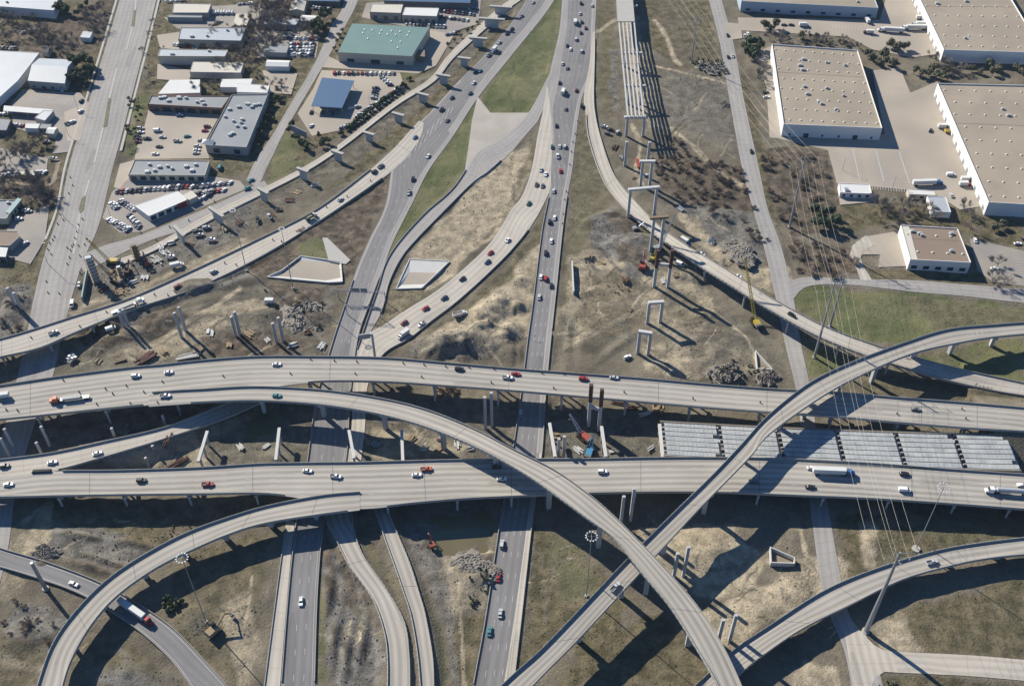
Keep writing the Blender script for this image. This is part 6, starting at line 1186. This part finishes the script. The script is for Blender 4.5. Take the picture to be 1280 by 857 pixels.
# crossarm truss column poking over the upper overpass at the ramp
g = at(469, 449); h = 19; t = thing('sign_truss', 'dark cantilever sign truss standing above the upper overpass by the curved ramp', 'sign', (g.x, g.y, 0), .2)
part('post', MB().tube((0, 0, -.5), (0, 0, h), .7, n=10), 'pier_concrete', t, local=True); part('truss', MB().box((-3.5, 0, h), (7, 1.2, 1.6)), 'steel', t, local=True); part('sign_panel', MB().box((-4, -.9, h), (6, .25, 3.4)), 'roof_grey', t, local=True)
def barrel(x, y, z, where):
    p = at(x, y, z)
    if 'bm' not in PROTO: PROTO['bm'] = mesh_of('traffic_barrel', MB().tube((0, 0, 0), (0, 0, .12), .40, .40, 8, 1).tube((0, 0, .12), (0, 0, .45), .32, .30, 8, 0).tube((0, 0, .45), (0, 0, .62), .30, .29, 8, 2).tube((0, 0, .62), (0, 0, 1.1), .29, .24, 8, 0), ['tyre', 'orange', 'paint_white'])
    o = bpy.data.objects.new('traffic_barrel', PROTO['bm']); COL.objects.link(o); o.location = p; o.scale = (1.1, 1.1, 1.1); o['label'] = 'orange and white traffic barrel '+where; o['category'] = 'traffic barrel'; o['group'] = 'orange traffic barrels '+where
for x, y in ((8,512),(22,513),(79,475),(99,490),(132,486),(141,492),(158,482),(163,504),(121,505),(180,490),(203,477),(279,470),(197,503),(388,449),(418,451),(446,452),(363,467),(444,467),(504,454),(530,456),(527,471),(557,458),(586,459),(617,461),(614,478),(677,466),(704,467),(692,485),(780,490),(866,498),(950,503),(1121,517),(1202,511),(1207,523)): barrel(x, y, B['upper_overpass'].nearest_px(x, y)[0]+.03, 'on the upper overpass deck')
for x, y in ((39,422),(100,408),(133,390),(193,368),(210,369),(241,355),(281,329),(295,331),(341,300),(352,302),(375,288),(408,259),(386,285),(434,246),(463,226)): barrel(x, y, B['left_ramp_bridge'].nearest_px(x, y)[0]+.03, 'on the ramp above the construction yard')
for x, y in ((75,268),(79,275),(72,280),(66,300),(62,304),(68,296),(60,312),(64,318),(91,232),(88,222),(86,242),(84,330),(100,320),(103,274),(98,281),(96,290),(94,298),(90,308),(88,313),(84,310),(92,306),(98,307),(106,306),(87,322),(58,352),(60,366),(74,367),(100,341),(112,345),(116,348)): barrel(x, y, .07, 'on the arterial street')
for x, y in ((716,178),(714,190),(712,206),(708,240),(706,250),(704,268),(703,280),(722,152),(719,168)): barrel(x, y, .13, 'along the right edge of the central freeway')
for x, y in ((176,291),(236,276),(262,262),(212,284),(195,300),(268,252)): barrel(x, y, .1, 'on the frontage road')
def heap_of(name, lab, cat, x, y, n, size, mt, spread, sd_):
    r_ = random.Random(sd_); g = at(x, y); g.z = max(-.2, ground_z(g.x, g.y)); mb = MB()
    if name == 'rubble_pile':                              # one broken, blocky mound
        N = 40; S = spread*2.0; T_ = [[r_.random() for _ in range(9)] for _ in range(9)]
        if mt == 'concrete': mt = 'rubble'
        for j in range(N+1):
            for i in range(N+1):
                u, v = (i/N-.5)*2, (j/N-.5)*2; a1, b1 = i*7.9/N, j*7.9/N; i1, j1 = int(a1), int(b1); tv = (T_[i1][j1]*(1-a1+i1)+T_[min(8, i1+1)][j1]*(a1-i1))*(1-b1+j1)+(T_[i1][min(8, j1+1)]*(1-a1+i1)+T_[min(8, i1+1)][min(8, j1+1)]*(a1-i1))*(b1-j1)
                d = math.hypot(u, v)*.75+tv*.6; z = max(0, .95-d)
                mb.v.append((u*S+r_.gauss(0, S*.015), v*S*.75+r_.gauss(0, S*.015), -.4+min(1, z*5)*(.25+r_.uniform(0, 1.0)**2*size[2]*.9)+z*spread*.22))
        for j in range(N):
            for i in range(N): a_ = j*(N+1)+i; q_ = (a_, a_+1, a_+N+2, a_+N+1); (max(mb.v[w_][2] for w_ in q_) > -.39) and (mb.f.append(q_), mb.m.append(0))
        single(name, lab, cat, mb, mt, tuple(g), r_.uniform(0, 3), local=True); return
    t = thing(name, lab, cat, tuple(g), r_.uniform(0, 3)); pn = {'timber_stack': 'plank', 'pipe_stack': 'pipe', 'rebar_cage': 'bar', 'debris_pile': 'piece'}.get(name, 'beam')
    for k in range(n):
        L, w_, h_ = [s*r_.uniform(.6, 1.2) for s in size]; part(pn, MB().box((r_.gauss(0, spread*.5), (k/n-.5)*spread*1.4+r_.gauss(0, .1), h_/2+r_.uniform(0, .4)), (L, w_, h_), r_.gauss(0, .12 if name != 'debris_pile' else .8)), mt, t, local=True)
    return
    for k in range(n):
        L, w_, h_ = [s*r_.uniform(.6, 1.3) for s in size]; mb.box((r_.gauss(0, spread), r_.gauss(0, spread*.7), h_/2+r_.uniform(0, .5)), (L, w_, h_), r_.uniform(-.5, .5), taper=r_.uniform(.7, 1))
    single(name, lab, cat, mb, mt, tuple(g), r_.uniform(0, 3), local=True)
for i, (nm, lab, cat, x, y, n_, sz, mt, sp_) in enumerate([('material_pile', 'white stack of panels behind the barrels in the construction yard', 'pile', 205, 315, 14, (3, .6, .4), 'concrete_white', 3), ('rubble_pile', 'grey rubble pile beside the side street at the top', 'rubble', 888, 84, 60, (1.6, 1.2, .9), 'rubble', 7), ('rubble_pile', 'pale rubble pile left of the curve of the side street', 'rubble', 905, 130, 24, (1.8, 1.4, 1.2), 'concrete', 3.5), ('rubble_pile', 'grey broken concrete spread beside the dirt road', 'rubble', 925, 318, 40, (2, 1.5, 1), 'rubble', 7), ('rubble_pile', 'white boulder pile near the parked work vans', 'rubble', 890, 301, 5, (4, 2.5, 1.6), 'roof_silver', 2), ('rubble_pile', 'dark rubble heap above the upper overpass at right', 'rubble', 905, 470, 60, (1.8, 1.4, 1.3), 'rubble', 5), ('rubble_pile', 'second dark rubble heap beside the triangular inlet box', 'rubble', 958, 473, 40, (1.6, 1.2, 1.1), 'rubble', 4),
   ('timber_stack', 'stacked timber planks between the overpasses beside the flyover', 'timber', 545, 566, 18, (7, .5, .4), 'timber', 2.5), ('pipe_stack', 'bundle of rusty pipes beside the merging ramp', 'pipes', 222, 578, 10, (9, .5, .5), 'rust', 2), ('timber_stack', 'dark timber beams lying beside the merging ramp', 'timber', 212, 557, 6, (8, .5, .5), 'rust', 1.5), ('rebar_cage', 'white framed rebar cage between overpasses under the flyover', 'rebar', 571, 556, 8, (5, .4, .5), 'concrete_white', 2), ('rubble_pile', 'sandy rubble pile under the upper overpass', 'rubble', 560, 490, 30, (1.6, 1.3, 1), 'formwork', 3.5), ('material_pile', 'brown plank stacks under the upper overpass right of the dark columns', 'pile', 822, 510, 10, (4, 1, .6), 'timber', 4), ('material_pile', 'grey girder forms stored in the dirt left of the west freeway', 'pile', 182, 448, 12, (9, .9, 1), 'rust', 3), ('material_pile', 'pale girder forms stored beside the rusty forms', 'pile', 236, 445, 8, (11, .9, .9), 'concrete', 3), ('rubble_pile', 'dark boulders around the spoil heaps left of the west freeway', 'rubble', 376, 392, 50, (1.8, 1.5, 1.2), 'rubble', 8),
   ('material_pile', 'long rusty beams and debris beside the girder bent', 'pile', 768, 184, 8, (5, .5, .5), 'rust', 2.5), ('material_pile', 'red steel form lying between the tall bents', 'pile', 797, 205, 3, (9, 1.5, .8), 'machine_red', .5), ('rubble_pile', 'concrete blocks at the edge of the gravel pit', 'rubble', 738, 325, 14, (2, 1.4, 1.2), 'rubble', 3), ('rubble_pile', 'pale rubble beside the merging pond tracks', 'rubble', 595, 712, 70, (1.4, 1.1, .8), 'concrete', 6), ('rubble_pile', 'white rubble beside the gravel at left of the asphalt ramp', 'rubble', 56, 690, 26, (1.4, 1, .9), 'concrete', 3.5), ('debris_pile', 'timber and scaffold debris in the shaded construction yard', 'debris', 150, 365, 30, (3.2, .5, .5), 'timber', 4), ('debris_pile', 'pipes and pallets around the half-built pier', 'debris', 195, 325, 26, (2.6, 1, .6), 'concrete', 4)]): heap_of(nm, lab, cat, x, y, n_, sz, mt, sp_, i)
# loose stones over the work areas and dry tufts over the verges: nobody could count these
PXx = PX+FPX*X/(Y*CP-(Hh-CAMH)*SP); PYy = PY-FPX*(Y*SP+(Hh-CAMH)*CP)/(Y*CP-(Hh-CAMH)*SP)
vis = (PXx > -20) & (PXx < 1300) & (PYy > -20) & (PYy < 880) & (flat < .2)
def sow(weight, n_, seed):
    wv = (np.clip(weight, 0, 1)*vis*(.25+np.clip(N3*2.2-.7, 0, 1.5)*np.clip(N4*2-.5, 0, 1.5))).reshape(-1); wv = wv/wv.sum(); rg = np.random.default_rng(seed); ids = rg.choice(len(wv), n_, p=wv)
    return [(float(X.reshape(-1)[i]+rg.uniform(-.7, .7)), float(Y.reshape(-1)[i]+rg.uniform(-.7, .7)), float(Hh.reshape(-1)[i])) for i in ids]
r_ = random.Random(8); mb = MB()
for x, y, z in sow(grey*1.0+tan*.2+mudm*.5, 6000, 1):
    s = r_.choice((.25, .35, .35, .5, .5, .8)); h = s*r_.uniform(.4, 1.1); q = [(x+s*r_.uniform(.5, 1)*math.cos(a+r_.uniform(-.5, .5)), y+s*r_.uniform(.5, 1)*math.sin(a), z-.15) for a in (0, 1.57, 3.14, 4.71)]; t_ = (x+r_.uniform(-.2, .2)*s, y, z+h)
    for k in range(4): mb.quad(q[k], q[(k+1) % 4], t_)
o = bpy.data.objects.new('loose_stones', mesh_of('loose_stones', mb, 'rubble')); COL.objects.link(o); tag(o, kind='stuff')
for nm_, wt, n_, mt_, sd_ in (('dry_grass', olive+brush*.7, 5000, 'tuft_dry', 2), ('green_tufts', grass*.3+olive*.4, 2500, 'tuft_green', 3)):
    mb = MB()
    for x, y, z in sow(wt, n_, sd_):
        for k in range(3):
            a = r_.uniform(0, 3.14); s = r_.uniform(.2, .6); h = r_.uniform(.05, .22); dx, dy = math.cos(a)*s, math.sin(a)*s; lx, ly = r_.uniform(-.4, .4), r_.uniform(-.4, .4); mb.quad((x-dx, y-dy, z-.1), (x+dx, y+dy, z-.1), (x+dx*.6+lx, y+dy*.6+ly, z+h), (x-dx*.6+lx, y-dy*.6+ly, z+h))
    o = bpy.data.objects.new(nm_, mesh_of(nm_, mb, mt_)); COL.objects.link(o); tag(o, kind='stuff')
r_ = random.Random(17)
for where, spots in (('in the dirt left of the west freeway', [(122,452),(150,449),(205,440),(250,436),(263,416),(286,431),(312,417),(334,426),(366,431),(384,416),(402,432)]), ('between overpasses beside the flyover', [(300,560),(332,556),(512,548),(530,560),(550,552),(588,562),(612,552),(470,556)]), ('between overpasses right of the freeway', [(696,545),(722,562),(764,562),(772,505),(790,510),(806,516),(812,560),(700,508)]),
    ('in the construction yard', [(130,362),(142,338),(166,352),(178,316),(182,346),(201,309),(214,304),(236,306),(190,338)]), ('on the dirt around the tall bents', [(736,322),(752,330),(782,352),(786,388),(828,352),(846,345),(792,222),(805,218),(775,196),(850,262)]), ('in the strip below the T-shaped piers', [(348,262),(362,250),(372,240),(392,232),(338,268),(282,286),(300,278)])):
    for i, (x, y) in enumerate(sorted(spots)):
        m_ = r_.choice(('timber', 'concrete_white', 'rust', 'steel', 'formwork', 'pier_concrete')); g = at(x, y); g.z = max(-.2, ground_z(g.x, g.y)); wd = dict(timber='timber', concrete_white='white precast', rust='rusty steel', steel='grey steel', formwork='brown formwork', pier_concrete='concrete blocks')[m_]
        t = thing('material_stack', 'small stack of %s %s, %s' % (wd, where, nth(i)+' from left'), 'material stack', tuple(g), r_.uniform(0, 3.1), 'material stacks '+where); sz = (r_.uniform(3, 7), r_.uniform(.4, .9), r_.uniform(.35, .8))
        for k in range(r_.randint(3, 6)): part('beam' if sz[1] < .7 else 'block', MB().box((r_.gauss(0, .5), k*sz[1]*1.25-1.5+r_.gauss(0, .1), sz[2]/2+(sz[2] if r_.random() < .25 else 0)), (sz[0]*r_.uniform(.7, 1.1), sz[1], sz[2]), r_.gauss(0, .06)), m_, t, local=True)
g = at(337, 378); t = thing('site_trailer', 'small white site trailer among the spoil heaps', 'trailer', (g.x, g.y, max(0, ground_z(g.x, g.y))), 0); part('cabin', MB().box((0, 0, 1.6), (5, 2.6, 2.5)), 'roof_white', t, local=True); part('wheel', MB().tube((0, -1.3, .4), (0, 1.3, .4), .4), 'tyre', t, local=True)
a, b = at(715, 330), at(717, 368); d = b-a; single('retaining_wall', 'short free-standing wall in the dirt right of the central freeway', 'wall', MB().box(((a.x+b.x)/2, (a.y+b.y)/2, 1.2), (d.length, .7, 3), math.atan2(d.y, d.x)), 'concrete_white', (a.x, a.y, 0))
# ---------------------------------------------------------------- the air: thin blue haze over the far ground
ex = float(max(abs(gx[0]), abs(gx[-1]), abs(gy[0]), abs(gy[-1])))+60
mb = MB().box((0, 0, (CAMH+8-14)/2), (2*ex, 2*ex, CAMH+8+14)); hm = bpy.data.materials.new('haze'); hm.use_nodes = True; n = hm.node_tree; n.nodes.remove(n.nodes['Principled BSDF'])
pv = n.nodes.new('ShaderNodeVolumePrincipled'); pv.inputs['Color'].default_value = (.62, .80, 1, 1); pv.inputs['Density'].default_value = .00003; pv.inputs['Anisotropy'].default_value = .1
n.links.new(pv.outputs[0], n.nodes['Material Output'].inputs['Volume'])
o = bpy.data.objects.new('haze', mesh_of('haze', mb, hm)); COL.objects.link(o); tag(o, kind='stuff')
